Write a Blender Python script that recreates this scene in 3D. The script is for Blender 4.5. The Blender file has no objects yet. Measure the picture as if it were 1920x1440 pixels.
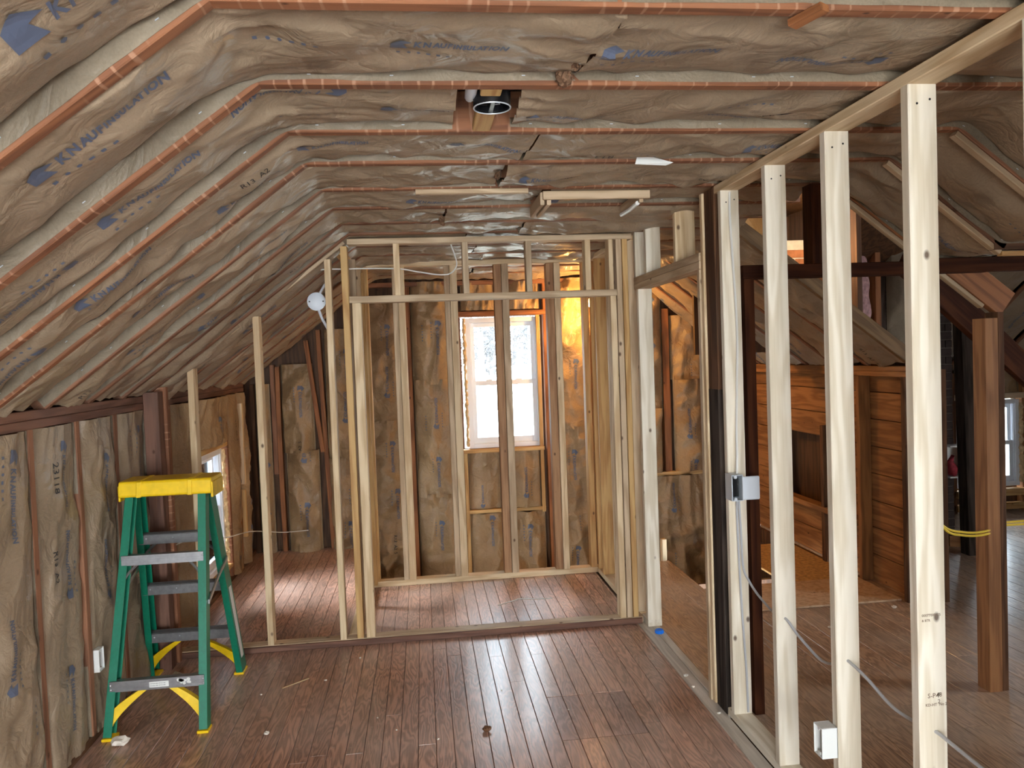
import bpy, bmesh, math, random
import numpy as np
from mathutils import Vector, Matrix

rnd = random.Random(11)
C = bpy.context.scene.collection
S = bpy.context.scene
R = math.radians

# ------------------------------------------------------------------ camera
HC = 1.80
yaw, pit, rol = R(6.528), R(-2.0698), R(-2.138)
fw = Vector((math.sin(yaw) * math.cos(pit), math.cos(yaw) * math.cos(pit), math.sin(pit)))
r0 = Vector((math.cos(yaw), -math.sin(yaw), 0))
u0 = r0.cross(fw)
rt = r0 * math.cos(rol) + u0 * math.sin(rol)
up = -r0 * math.sin(rol) + u0 * math.cos(rol)
cd = bpy.data.cameras.new('camera')
cd.sensor_width = 36
cd.lens = 1450 / 1920 * 36
cd.clip_start = 0.02
cd.clip_end = 400
cam = bpy.data.objects.new('camera', cd)
C.objects.link(cam)
cam.matrix_world = Matrix(((rt.x, up.x, -fw.x, 0), (rt.y, up.y, -fw.y, 0), (rt.z, up.z, -fw.z, HC), (0, 0, 0, 1)))
S.camera = cam

# ------------------------------------------------------------------ world, exposure, daylight
w = bpy.data.worlds.new('world')
S.world = w
w.use_nodes = True
w.node_tree.nodes['Background'].inputs[0].default_value = (0.86, 0.94, 1.0, 1)
w.node_tree.nodes['Background'].inputs[1].default_value = 13.0
S.view_settings.view_transform = 'Standard'
S.view_settings.look = 'None'
S.view_settings.gamma = 1
S.view_settings.exposure = 0.3
S.view_settings.use_curve_mapping = False
S.cycles.use_denoising = True
S.cycles.max_bounces = 8
S.cycles.diffuse_bounces = 7
S.cycles.sample_clamp_indirect = 12


def area(name, loc, to, sx, sy, power, col=(1, 1, 1), portal=False):
    l = bpy.data.lights.new(name, 'AREA')
    l.shape = 'RECTANGLE'
    l.size = sx
    l.size_y = sy
    l.energy = power
    l.color = col
    if portal:
        l.cycles.is_portal = True
    o = bpy.data.objects.new(name, l)
    C.objects.link(o)
    o.location = loc
    o.rotation_euler = (Vector(to) - Vector(loc)).to_track_quat('-Z', 'Y').to_euler()
    return o


# daylight through the two windows of the gable behind the camera
DAY = (1.0, 0.97, 0.93)
area('daylight_rear_window', (-0.55, -2.80, 1.25), (-0.55, 3, 1.25), 1.2, 1.8, 210, DAY)
area('daylight_rear_window', (0.75, -2.80, 1.25), (0.75, 3, 1.25), 0.9, 1.8, 130, DAY)
# brighter sky high outside the left and end windows
area('daylight_left_window', (-2.9, 6.35, 1.9), (0.2, 6.1, 0.0), 1.2, 1.2, 460, (0.95, 0.97, 1.0))
area('daylight_end_window', (0.85, 9.2, 3.7), (0.6, 6.4, 0.6), 1.6, 1.2, 380, (0.95, 0.97, 1.0))
area('daylight_wing_window', (5.9, 9.0, 2.6), (5.2, 5.5, 0.0), 1.4, 1.2, 420, (0.9, 0.95, 1.0))
area('wing_side_fill', (8.2, 2.0, 1.6), (3.0, 2.4, 0.6), 1.3, 1.3, 130, (1.0, 0.96, 0.9))  # fill lamp added outside an unseen opening, brightens the right floor
# sky portals in the windows that can be seen
area('sky_portal', (0.79, 7.78, 1.54), (0.79, 0, 1.54), 0.8, 1.3, 1, portal=True)
area('sky_portal', (-1.86, 6.27, 0.65), (3, 6.27, 0.65), 0.75, 1.0, 1, portal=True)
area('sky_portal', (5.78, 7.62, 0.7), (5.78, 0, 0.7), 0.75, 1.0, 1, portal=True)

# ------------------------------------------------------------------ helpers
WM = {}


def s2l(c):
    return tuple(((v / 255) / 12.92 if v / 255 <= 0.04045 else ((v / 255 + 0.055) / 1.055) ** 2.4) for v in c) + (1,)


def put(name, me, mat=None, parent=None, M=None):
    o = bpy.data.objects.new(name, me)
    C.objects.link(o)
    M = M or Matrix.Identity(4)
    if parent is not None:
        o.parent = parent
        o.matrix_parent_inverse = WM[parent].inverted()
    o.matrix_basis = M
    WM[o] = M
    if mat is not None and me is not None and len(me.materials) == 0:
        me.materials.append(mat)
    return o


def empty(name, loc=(0, 0, 0)):
    o = bpy.data.objects.new(name, None)
    C.objects.link(o)
    o.location = loc
    o.empty_display_size = 0.1
    WM[o] = Matrix.Translation(loc)
    return o


def tag(o, label, cat, group=None):
    o['label'] = label
    o['category'] = cat
    o['kind'] = 'thing'
    if group:
        o['group'] = group
    return o


def struct(o):
    o['kind'] = 'structure'
    return o


def mesh(name, v, f, smooth=False):
    me = bpy.data.meshes.new(name)
    me.from_pydata([tuple(p) for p in v], [], f)
    if smooth:
        for p in me.polygons:
            p.use_smooth = True
    me.update()
    return me


BOXF = [(0, 3, 2, 1), (4, 5, 6, 7), (0, 1, 5, 4), (1, 2, 6, 5), (2, 3, 7, 6), (3, 0, 4, 7)]


def boxv(x0, x1, y0, y1, z0, z1):
    return [(x0, y0, z0), (x1, y0, z0), (x1, y1, z0), (x0, y1, z0), (x0, y0, z1), (x1, y0, z1), (x1, y1, z1), (x0, y1, z1)]


class MB:
    """collects boxes, tubes and prisms for one mesh object"""

    def __init__(s):
        s.v = []
        s.f = []

    def add(s, v, f):
        n = len(s.v)
        s.v += [tuple(p) for p in v]
        s.f += [tuple(i + n for i in q) for q in f]
        return s

    def box(s, x0, x1, y0, y1, z0, z1):
        return s.add(boxv(x0, x1, y0, y1, z0, z1), BOXF)

    def tube(s, pts, r, n=8, cap=True):
        pts = [Vector(p) for p in pts]
        k = len(pts)
        rr = r if isinstance(r, (list, tuple)) else [r] * k
        v = []
        ref = Vector((0.31, 0.17, 0.93))
        for i, p in enumerate(pts):
            d = (pts[min(i + 1, k - 1)] - pts[max(i - 1, 0)]).normalized()
            a = d.cross(ref)
            if a.length < 0.1:
                a = d.cross(Vector((1, 0, 0)))
            a.normalize()
            b = d.cross(a)
            for j in range(n):
                t = 2 * math.pi * j / n
                v.append(p + (a * math.cos(t) + b * math.sin(t)) * rr[i])
        f = []
        for i in range(k - 1):
            for j in range(n):
                f.append((i * n + j, i * n + (j + 1) % n, (i + 1) * n + (j + 1) % n, (i + 1) * n + j))
        if cap:
            f.append(tuple(range(n - 1, -1, -1)))
            f.append(tuple(range((k - 1) * n, k * n)))
        return s.add(v, f)

    def prism(s, poly, a, b, fn):
        """extrude a 2D polygon between depths a and b; fn(x, y, d) gives the 3D point"""
        n = len(poly)
        v = [fn(x, y, a) for x, y in poly] + [fn(x, y, b) for x, y in poly]
        f = [tuple(range(n - 1, -1, -1)), tuple(range(n, 2 * n))]
        f += [(i, (i + 1) % n, n + (i + 1) % n, n + i) for i in range(n)]
        return s.add(v, f)

    def lathe(s, prof, c=(0, 0, 0), n=20, axis='z'):
        v = []
        for r, h in prof:
            for j in range(n):
                t = 2 * math.pi * j / n
                p = (r * math.cos(t), r * math.sin(t), h)
                if axis == 'y':
                    p = (p[0], p[2], p[1])
                v.append((c[0] + p[0], c[1] + p[1], c[2] + p[2]))
        f = [(i * n + j, i * n + (j + 1) % n, (i + 1) * n + (j + 1) % n, (i + 1) * n + j) for i in range(len(prof) - 1) for j in range(n)]
        f.append(tuple(range(n - 1, -1, -1)))
        f.append(tuple(range((len(prof) - 1) * n, len(prof) * n)))
        return s.add(v, f)

    def build(s, name, mat=None, parent=None, smooth=False, bevel=0, M=None):
        me = mesh(name, s.v, s.f)
        bm = bmesh.new()
        bm.from_mesh(me)
        bmesh.ops.recalc_face_normals(bm, faces=bm.faces)
        if bevel:
            bmesh.ops.bevel(bm, geom=list(bm.edges), offset=bevel, segments=1, affect='EDGES', clamp_overlap=True)
        bm.to_mesh(me)
        bm.free()
        if smooth:
            for p in me.polygons:
                p.use_smooth = True
            me.set_sharp_from_angle(angle=R(38))
        return put(name, me, mat, parent, M)


def lumber(name, parent, p0, p1, w, t, mat, side=(1, 0, 0), ch=0.003, warp=0.0):
    """a board from p0 to p1; w across 'side', t the other way; local Z runs along the grain"""
    p0, p1 = Vector(p0), Vector(p1)
    z = (p1 - p0)
    L = z.length
    z.normalize()
    x = Vector(side)
    x = (x - z * x.dot(z)).normalized()
    y = z.cross(x)
    a, b = w / 2, t / 2
    c = min(ch, a * 0.4, b * 0.4)
    sec = [(-a + c, -b), (a - c, -b), (a, -b + c), (a, b - c), (a - c, b), (-a + c, b), (-a, b - c), (-a, -b + c)]
    n = 8
    seg = 1 if not warp else 6
    wx, wy = rnd.uniform(-warp, warp), rnd.uniform(-warp, warp)
    v = []
    for i in range(seg + 1):
        q = i / seg
        k = 4 * q * (1 - q)
        v += [(sx + wx * k, sy + wy * k, L * q) for sx, sy in sec]
    f = [tuple(range(n - 1, -1, -1)), tuple(range(seg * n, (seg + 1) * n))]
    for s_ in range(seg):
        f += [(s_ * n + i, s_ * n + (i + 1) % n, (s_ + 1) * n + (i + 1) % n, (s_ + 1) * n + i) for i in range(n)]
    M = Matrix(((x.x, y.x, z.x, p0.x), (x.y, y.y, z.y, p0.y), (x.z, y.z, z.z, p0.z), (0, 0, 0, 1)))
    return put(name, mesh(name, v, f), mat, parent, M)


# ------------------------------------------------------------------ materials
def newmat(name):
    m = bpy.data.materials.new(name)
    m.use_nodes = True
    nt = m.node_tree
    return m, nt, nt.nodes['Principled BSDF'], nt.nodes.new, nt.links.new


def plain(name, col, rough=0.5, metal=0.0, spec=0.5, noise=0.0, nscale=20, bump=0.0):
    m, nt, p, N, Lk = newmat(name)
    p.inputs['Base Color'].default_value = s2l(col)
    p.inputs['Roughness'].default_value = rough
    p.inputs['Metallic'].default_value = metal
    p.inputs['Specular IOR Level'].default_value = spec
    if noise or bump:
        tc = N('ShaderNodeTexCoord')
        nz = N('ShaderNodeTexNoise')
        nz.inputs['Scale'].default_value = nscale
        nz.inputs['Detail'].default_value = 5
        Lk(tc.outputs['Object'], nz.inputs['Vector'])
        if noise:
            rp = N('ShaderNodeValToRGB')
            a = s2l(col)
            rp.color_ramp.elements[0].color = tuple(max(0, c * (1 - noise)) for c in a[:3]) + (1,)
            rp.color_ramp.elements[1].color = tuple(min(1, c * (1 + noise)) for c in a[:3]) + (1,)
            rp.color_ramp.elements[0].position = 0.3
            rp.color_ramp.elements[1].position = 0.7
            Lk(nz.outputs[0], rp.inputs[0])
            Lk(rp.outputs[0], p.inputs['Base Color'])
        if bump:
            b = N('ShaderNodeBump')
            b.inputs['Strength'].default_value = bump
            b.inputs['Distance'].default_value = 0.01
            Lk(nz.outputs[0], b.inputs['Height'])
            Lk(b.outputs[0], p.inputs['Normal'])
    return m


def wood(name, light, dark, rough=0.65, knots=0.5, fib=1.0, tone=0.25, knotcol=(70, 40, 22), ticks=None, stain=0.0, spec=0.3, kscale=9.0):
    """grain runs along the object's local Z"""
    m, nt, p, N, Lk = newmat(name)
    tc = N('ShaderNodeTexCoord')
    oi = N('ShaderNodeObjectInfo')
    mul = N('ShaderNodeVectorMath')
    mul.operation = 'SCALE'
    comb = N('ShaderNodeCombineXYZ')
    for i in range(3):
        Lk(oi.outputs['Random'], comb.inputs[i])
    Lk(comb.outputs[0], mul.inputs[0])
    mul.inputs['Scale'].default_value = 37.0
    add = N('ShaderNodeVectorMath')
    Lk(tc.outputs['Object'], add.inputs[0])
    Lk(mul.outputs[0], add.inputs[1])

    def mapped(sc):
        mp = N('ShaderNodeMapping')
        mp.inputs['Scale'].default_value = sc
        Lk(add.outputs[0], mp.inputs[0])
        return mp.outputs[0]

    # broad cathedral figure
    nz = N('ShaderNodeTexNoise')
    nz.inputs['Scale'].default_value = 1.0
    nz.inputs['Detail'].default_value = 3
    Lk(mapped((9, 9, 0.9)), nz.inputs['Vector'])
    wv = N('ShaderNodeMath')
    wv.operation = 'MULTIPLY'
    wv.inputs[1].default_value = 34.0
    Lk(nz.outputs[0], wv.inputs[0])
    sn = N('ShaderNodeMath')
    sn.operation = 'SINE'
    Lk(wv.outputs[0], sn.inputs[0])
    s01 = N('ShaderNodeMapRange')
    s01.inputs[1].default_value = -1
    s01.inputs[2].default_value = 1
    Lk(sn.outputs[0], s01.inputs[0])
    # fine fibres
    fz = N('ShaderNodeTexNoise')
    fz.inputs['Scale'].default_value = 1.0
    fz.inputs['Detail'].default_value = 4
    Lk(mapped((170, 170, 3.2)), fz.inputs['Vector'])
    mx = N('ShaderNodeMix')
    mx.inputs[0].default_value = 0.55 * fib
    Lk(s01.outputs[0], mx.inputs[2])
    Lk(fz.outputs[0], mx.inputs[3])
    rp = N('ShaderNodeValToRGB')
    rp.color_ramp.elements[0].color = s2l(dark)
    rp.color_ramp.elements[1].color = s2l(light)
    rp.color_ramp.elements[0].position = 0.12
    rp.color_ramp.elements[1].position = 0.72
    Lk(mx.outputs[0], rp.inputs[0])
    col = rp.outputs[0]
    # board to board tone
    hv = N('ShaderNodeHueSaturation')
    mr = N('ShaderNodeMapRange')
    mr.inputs[3].default_value = 1 - tone
    mr.inputs[4].default_value = 1 + tone * 0.6
    Lk(oi.outputs['Random'], mr.inputs[0])
    Lk(mr.outputs[0], hv.inputs['Value'])
    Lk(col, hv.inputs['Color'])
    col = hv.outputs[0]

    def mixcol(fac, c):
        q = N('ShaderNodeMix')
        q.data_type = 'RGBA'
        Lk(fac, q.inputs[0])
        Lk(col_[0], q.inputs[6])
        q.inputs[7].default_value = s2l(c)
        col_[0] = q.outputs[2]

    col_ = [col]
    if stain:
        sz = N('ShaderNodeTexNoise')
        sz.inputs['Scale'].default_value = 1
        sz.inputs['Detail'].default_value = 6
        Lk(mapped((7, 7, 3)), sz.inputs['Vector'])
        sr = N('ShaderNodeMapRange')
        sr.inputs[1].default_value = 0.5
        sr.inputs[2].default_value = 0.8
        sr.inputs[4].default_value = stain
        Lk(sz.outputs[0], sr.inputs[0])
        mixcol(sr.outputs[0], (95, 80, 66))
    if knots:
        vo = N('ShaderNodeTexVoronoi')
        vo.inputs['Scale'].default_value = 1.0
        Lk(mapped((kscale * 1.6, kscale * 1.6, kscale * 1.05)), vo.inputs['Vector'])
        gate = N('ShaderNodeSeparateColor')
        Lk(vo.outputs['Color'], gate.inputs[0])
        g = N('ShaderNodeMath')
        g.operation = 'LESS_THAN'
        g.inputs[1].default_value = 0.5 * knots
        Lk(gate.outputs[0], g.inputs[0])
        kr = N('ShaderNodeMapRange')
        kr.inputs[1].default_value = 0.075
        kr.inputs[2].default_value = 0.17
        kr.inputs[3].default_value = 0.85
        kr.inputs[4].default_value = 0.0
        Lk(vo.outputs['Distance'], kr.inputs[0])
        k2 = N('ShaderNodeMath')
        k2.operation = 'MULTIPLY'
        Lk(g.outputs[0], k2.inputs[0])
        Lk(kr.outputs[0], k2.inputs[1])
        mixcol(k2.outputs[0], knotcol)
    if ticks:
        # pale plaster marks left by the old lath, across the board
        tz = N('ShaderNodeTexWave')
        tz.wave_type = 'BANDS'
        tz.bands_direction = 'Z'
        tz.inputs['Scale'].default_value = 1.0
        tz.inputs['Distortion'].default_value = 3.0
        tz.inputs['Detail'].default_value = 2
        tz.inputs['Detail Scale'].default_value = 3
        Lk(mapped((1.5, 1.5, 7.0)), tz.inputs['Vector'])
        tr = N('ShaderNodeMapRange')
        tr.inputs[1].default_value = 0.90
        tr.inputs[2].default_value = 0.985
        tr.inputs[4].default_value = 0.6
        Lk(tz.outputs[0], tr.inputs[0])
        nb = N('ShaderNodeTexNoise')
        nb.inputs['Scale'].default_value = 1
        Lk(mapped((5, 5, 5)), nb.inputs['Vector'])
        nbr = N('ShaderNodeMapRange')
        nbr.inputs[1].default_value = 0.46
        nbr.inputs[2].default_value = 0.56
        Lk(nb.outputs[0], nbr.inputs[0])
        tm = N('ShaderNodeMath')
        tm.operation = 'MULTIPLY'
        Lk(tr.outputs[0], tm.inputs[0])
        Lk(nbr.outputs[0], tm.inputs[1])
        mixcol(tm.outputs[0], ticks)
    Lk(col_[0], p.inputs['Base Color'])
    p.inputs['Roughness'].default_value = rough
    p.inputs['Specular IOR Level'].default_value = spec
    b = N('ShaderNodeBump')
    b.inputs['Strength'].default_value = 0.25
    b.inputs['Distance'].default_value = 0.004
    Lk(mx.outputs[0], b.inputs['Height'])
    Lk(b.outputs[0], p.inputs['Normal'])
    return m


def paper(name, base, dark, rough=0.42, bump=0.55, spec=0.4):
    m, nt, p, N, Lk = newmat(name)
    tc = N('ShaderNodeTexCoord')
    a = N('ShaderNodeTexNoise')
    a.inputs['Scale'].default_value = 3.5
    a.inputs['Detail'].default_value = 6
    a.inputs['Roughness'].default_value = 0.6
    Lk(tc.outputs['Object'], a.inputs['Vector'])
    f = N('ShaderNodeTexNoise')
    f.inputs['Scale'].default_value = 160
    f.inputs['Detail'].default_value = 3
    Lk(tc.outputs['Object'], f.inputs['Vector'])
    mx = N('ShaderNodeMix')
    mx.inputs[0].default_value = 0.3
    Lk(a.outputs[0], mx.inputs[2])
    Lk(f.outputs[0], mx.inputs[3])
    rp = N('ShaderNodeValToRGB')
    rp.color_ramp.elements[0].color = s2l(dark)
    rp.color_ramp.elements[1].color = s2l(base)
    rp.color_ramp.elements[0].position = 0.3
    rp.color_ramp.elements[1].position = 0.66
    Lk(mx.outputs[0], rp.inputs[0])
    Lk(rp.outputs[0], p.inputs['Base Color'])
    p.inputs['Roughness'].default_value = rough
    p.inputs['Specular IOR Level'].default_value = spec
    # crinkles: folded noise
    c = N('ShaderNodeTexNoise')
    c.inputs['Scale'].default_value = 9
    c.inputs['Detail'].default_value = 5
    c.inputs['Distortion'].default_value = 0.7
    Lk(tc.outputs['Object'], c.inputs['Vector'])
    s1 = N('ShaderNodeMath')
    s1.operation = 'SUBTRACT'
    s1.inputs[1].default_value = 0.5
    Lk(c.outputs[0], s1.inputs[0])
    ab = N('ShaderNodeMath')
    ab.operation = 'ABSOLUTE'
    Lk(s1.outputs[0], ab.inputs[0])
    b = N('ShaderNodeBump')
    b.inputs['Strength'].default_value = bump
    b.inputs['Distance'].default_value = 0.05
    Lk(ab.outputs[0], b.inputs['Height'])
    Lk(b.outputs[0], p.inputs['Normal'])
    return m


def glass(name, tint=(0.93, 0.97, 1)):
    m, nt, p, N, Lk = newmat(name)
    out = nt.nodes['Material Output']
    t = N('ShaderNodeBsdfTransparent')
    t.inputs[0].default_value = tint + (1,)
    g = N('ShaderNodeBsdfGlossy')
    g.inputs['Roughness'].default_value = 0.02
    fr = N('ShaderNodeFresnel')
    fr.inputs[0].default_value = 1.45
    mx = N('ShaderNodeMixShader')
    Lk(fr.outputs[0], mx.inputs[0])
    Lk(t.outputs[0], mx.inputs[1])
    Lk(g.outputs[0], mx.inputs[2])
    Lk(mx.outputs[0], out.inputs[0])
    return m


def emit(name, col, k):
    m, nt, p, N, Lk = newmat(name)
    p.inputs['Emission Color'].default_value = col + (1,)
    p.inputs['Emission Strength'].default_value = k
    return m


def floorwood(name, a, b, c, rough, coat=0.4):
    """worn stained strip flooring; grain along local Y"""
    m, nt, p, N, Lk = newmat(name)
    tc = N('ShaderNodeTexCoord')
    oi = N('ShaderNodeObjectInfo')
    sc = N('ShaderNodeVectorMath')
    sc.operation = 'SCALE'
    sc.inputs['Scale'].default_value = 23
    cb = N('ShaderNodeCombineXYZ')
    for i in range(3):
        Lk(oi.outputs['Random'], cb.inputs[i])
    Lk(cb.outputs[0], sc.inputs[0])
    ad = N('ShaderNodeVectorMath')
    Lk(tc.outputs['Object'], ad.inputs[0])
    Lk(sc.outputs[0], ad.inputs[1])

    def noise(s, scale=1, det=4, src=None, dist=0.0):
        mp = N('ShaderNodeMapping')
        mp.inputs['Scale'].default_value = s
        Lk(src or ad.outputs[0], mp.inputs[0])
        n = N('ShaderNodeTexNoise')
        n.inputs['Scale'].default_value = scale
        n.inputs['Detail'].default_value = det
        n.inputs['Distortion'].default_value = dist
        Lk(mp.outputs[0], n.inputs['Vector'])
        return n.outputs[0]

    fig = noise((11, 1.6, 11), 1, 3, dist=0.4)
    w1 = N('ShaderNodeMath')
    w1.operation = 'MULTIPLY'
    w1.inputs[1].default_value = 85
    Lk(fig, w1.inputs[0])
    w2 = N('ShaderNodeMath')
    w2.operation = 'SINE'
    Lk(w1.outputs[0], w2.inputs[0])
    w3 = N('ShaderNodeMapRange')
    w3.inputs[1].default_value = -1
    Lk(w2.outputs[0], w3.inputs[0])
    fib = noise((210, 9, 210), 1, 3)
    mx = N('ShaderNodeMix')
    mx.inputs[0].default_value = 0.62
    Lk(w3.outputs[0], mx.inputs[2])
    Lk(fib, mx.inputs[3])
    rp = N('ShaderNodeValToRGB')
    rp.color_ramp.elements[0].color = s2l(b)
    rp.color_ramp.elements[1].color = s2l(a)
    rp.color_ramp.elements[0].position = 0.3
    rp.color_ramp.elements[1].position = 0.68
    Lk(mx.outputs[0], rp.inputs[0])
    hv = N('ShaderNodeHueSaturation')
    mr = N('ShaderNodeMapRange')
    mr.inputs[3].default_value = 0.78
    mr.inputs[4].default_value = 1.15
    Lk(oi.outputs['Random'], mr.inputs[0])
    Lk(mr.outputs[0], hv.inputs['Value'])
    Lk(rp.outputs[0], hv.inputs['Color'])
    # dusty, scuffed patches in world space, so they run across the boards
    geo = N('ShaderNodeNewGeometry')
    dust = noise((1.3, 1.3, 1.3), 1, 7, geo.outputs['Position'])
    dr = N('ShaderNodeMapRange')
    dr.inputs[1].default_value = 0.3
    dr.inputs[2].default_value = 0.85
    dr.inputs[4].default_value = 0.8
    Lk(dust, dr.inputs[0])
    q = N('ShaderNodeMix')
    q.data_type = 'RGBA'
    Lk(dr.outputs[0], q.inputs[0])
    Lk(hv.outputs[0], q.inputs[6])
    q.inputs[7].default_value = s2l(c)
    # specks
    spk = noise((60, 60, 60), 1, 2, geo.outputs['Position'])
    sr = N('ShaderNodeMapRange')
    sr.inputs[1].default_value = 0.64
    sr.inputs[2].default_value = 0.72
    sr.inputs[4].default_value = 0.55
    Lk(spk, sr.inputs[0])
    q2 = N('ShaderNodeMix')
    q2.data_type = 'RGBA'
    Lk(sr.outputs[0], q2.inputs[0])
    Lk(q.outputs[2], q2.inputs[6])
    q2.inputs[7].default_value = s2l((188, 165, 150))
    Lk(q2.outputs[2], p.inputs['Base Color'])
    rr = N('ShaderNodeMapRange')
    rr.inputs[1].default_value = 0.3
    rr.inputs[2].default_value = 0.7
    rr.inputs[3].default_value = rough - 0.03
    rr.inputs[4].default_value = rough + 0.13
    Lk(dust, rr.inputs[0])
    Lk(rr.outputs[0], p.inputs['Roughness'])
    p.inputs['Specular IOR Level'].default_value = 0.4
    p.inputs['Coat Weight'].default_value = coat
    p.inputs['Coat Roughness'].default_value = 0.2
    bp = N('ShaderNodeBump')
    bp.inputs['Strength'].default_value = 0.28
    bp.inputs['Distance'].default_value = 0.003
    Lk(mx.outputs[0], bp.inputs['Height'])
    Lk(bp.outputs[0], p.inputs['Normal'])
    return m


PINE = wood('pine_new', (216, 192, 156), (186, 156, 118), knots=0.55, tone=0.10, fib=0.8)
PINE_W = wood('pine_pale', (222, 212, 194), (198, 184, 160), knots=0.6, tone=0.06, fib=0.8, stain=0.12)
PINE_Y = wood('pine_yellow', (206, 168, 112), (170, 124, 74), knots=0.5, tone=0.1)
PINE_G = wood('pine_grey', (196, 172, 142), (160, 134, 104), knots=0.5, tone=0.15, stain=0.3)
OLD = wood('old_fir', (140, 96, 70), (98, 62, 44), knots=0.25, tone=0.18, stain=0.25)
OLD_L = wood('old_fir_lath_marked', (144, 94, 64), (104, 64, 43), knots=0.5, kscale=14, tone=0.15, ticks=(184, 140, 112), stain=0.15)
OLD_R = wood('old_fir_red', (120, 84, 68), (82, 54, 44), knots=0.2, tone=0.12, stain=0.3)
OLD_O = wood('old_fir_orange', (150, 96, 58), (106, 64, 36), knots=0.25, tone=0.12)
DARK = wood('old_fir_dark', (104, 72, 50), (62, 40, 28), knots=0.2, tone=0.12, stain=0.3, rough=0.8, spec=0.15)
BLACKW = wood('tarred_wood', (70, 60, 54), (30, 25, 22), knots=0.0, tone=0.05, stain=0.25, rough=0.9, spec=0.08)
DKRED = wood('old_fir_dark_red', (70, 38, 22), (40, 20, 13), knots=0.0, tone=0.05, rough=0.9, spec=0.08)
DECK = wood('roof_deck_boards', (138, 108, 74), (100, 74, 48), knots=0.2, stain=0.3)
AMBER = wood('amber_sheathing', (162, 110, 64), (116, 74, 41), knots=0.2, tone=0.14, stain=0.15)
BROWNP = wood('brown_post_wood', (164, 114, 72), (122, 80, 48), knots=0.3, tone=0.05)
PINE_SHADE = wood('pine_shaded', (170, 130, 94), (132, 94, 64), knots=0.5, tone=0.08)  # browner pine copy, shade put into the colour
PLY = wood('plywood_face', (204, 172, 140), (184, 150, 118), knots=0.15, tone=0.05, fib=0.5)
DUSTG = wood('dusty_grey_board', (216, 206, 192), (182, 170, 156), knots=0.1, tone=0.05, stain=0.3)
OSB = plain('strand_board', (190, 148, 94), 0.7, noise=0.4, nscale=35, bump=0.3)
PAPER = paper('kraft_paper', (156, 136, 113), (128, 110, 89), bump=0.4, rough=0.38, spec=0.5)
PAPER2 = paper('kraft_paper_worn', (160, 132, 97), (122, 96, 67), bump=0.55)
FLANGE = paper('kraft_flange', (140, 126, 106), (112, 99, 82), bump=0.4, rough=0.5, spec=0.3)
INK = plain('print_blue', (84, 92, 112), 0.55)
INKB = plain('print_black', (44, 40, 40), 0.6)
INKL = plain('print_small', (112, 92, 76), 0.6)
PINK = plain('pink_fibreglass', (190, 150, 150), 0.95, noise=0.35, nscale=30, bump=1.0)
FLOOR = floorwood('stained_strip_floor', (190, 138, 112), (122, 80, 60), (206, 182, 168), 0.40, 0.55)
FLOOR_P = floorwood('dull_patch_floor', (180, 136, 116), (122, 86, 70), (186, 164, 156), 0.42, 0.45)
FLOOR_R = floorwood('worn_brown_floor', (184, 148, 118), (128, 96, 74), (188, 176, 162), 0.42, 0.3)
SHEATH = wood('dark_sheathing', (96, 66, 44), (60, 40, 28), knots=0.2)
VINYL = plain('white_vinyl', (226, 230, 236), 0.35)
GLASS = glass('window_glass')
FOAM = plain('spray_foam', (214, 184, 138), 0.8, noise=0.2, nscale=40, bump=0.6)
GREEN = plain('green_fibreglass_rail', (10, 112, 84), 0.38, noise=0.12, nscale=60, spec=0.5)
YELLOW = plain('yellow_plastic', (238, 196, 20), 0.42, noise=0.10, nscale=25)
ALU = plain('aluminium', (168, 168, 170), 0.38, metal=0.9, noise=0.12, nscale=40)
ALUD = plain('aluminium_dull', (112, 110, 110), 0.5, metal=0.7, noise=0.15, nscale=40)
STEEL = plain('steel_box', (198, 204, 210), 0.4, metal=0.35)
WHITEP = plain('white_plastic', (222, 222, 218), 0.4)
BLUEG = plain('blue_grey_plastic', (208, 214, 222), 0.45)
BLUE = plain('blue_cap_plastic', (10, 110, 214), 0.35)
BLACK = plain('black_plastic', (16, 16, 18), 0.3)
CABLEW = plain('white_cable_jacket', (214, 212, 206), 0.45)
CABLEG = plain('grey_cable_jacket', (176, 176, 178), 0.45)
CABLEY = plain('yellow_cable_jacket', (226, 196, 60), 0.45)
BRICKD = plain('dark_brick', (52, 40, 36), 0.85, noise=0.3, nscale=18, bump=0.4)  # near-black brown brick tone
BRICKO = plain('orange_brick', (176, 112, 74), 0.85, noise=0.25, nscale=18, bump=0.4)
MORT = plain('pale_mortar', (214, 200, 182), 0.9, noise=0.15, bump=0.4)
MORTD = plain('dark_mortar', (84, 74, 68), 0.9)
BARK = plain('pale_bark', (112, 108, 106), 0.9, noise=0.3, nscale=6)
TWIG = plain('twig_bark', (104, 102, 104), 0.9)
LAWN = plain('pale_winter_lawn', (206, 202, 186), 0.95, noise=0.1, nscale=0.6)
PLASTER = plain('plaster_crumb_white', (220, 210, 196), 0.9)
BULB = emit('lit_bulb', (1.0, 0.62, 0.22), 30)

# ------------------------------------------------------------------ noise
def _h(ix, iy, seed):
    n = (ix.astype(np.int64) * 374761393 + iy.astype(np.int64) * 668265263 + seed * 982451653) & 0x7fffffff
    n = ((n ^ (n >> 13)) * 1274126177) & 0x7fffffff
    n = n ^ (n >> 16)
    return (n & 0xffff) / 65535.0


def vnoise(x, y, seed):
    ix, iy = np.floor(x), np.floor(y)
    fx, fy = x - ix, y - iy
    fx = fx * fx * (3 - 2 * fx)
    fy = fy * fy * (3 - 2 * fy)
    a, b = _h(ix, iy, seed), _h(ix + 1, iy, seed)
    c, d = _h(ix, iy + 1, seed), _h(ix + 1, iy + 1, seed)
    return (a * (1 - fx) + b * fx) * (1 - fy) + (c * (1 - fx) + d * fx) * fy


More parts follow.
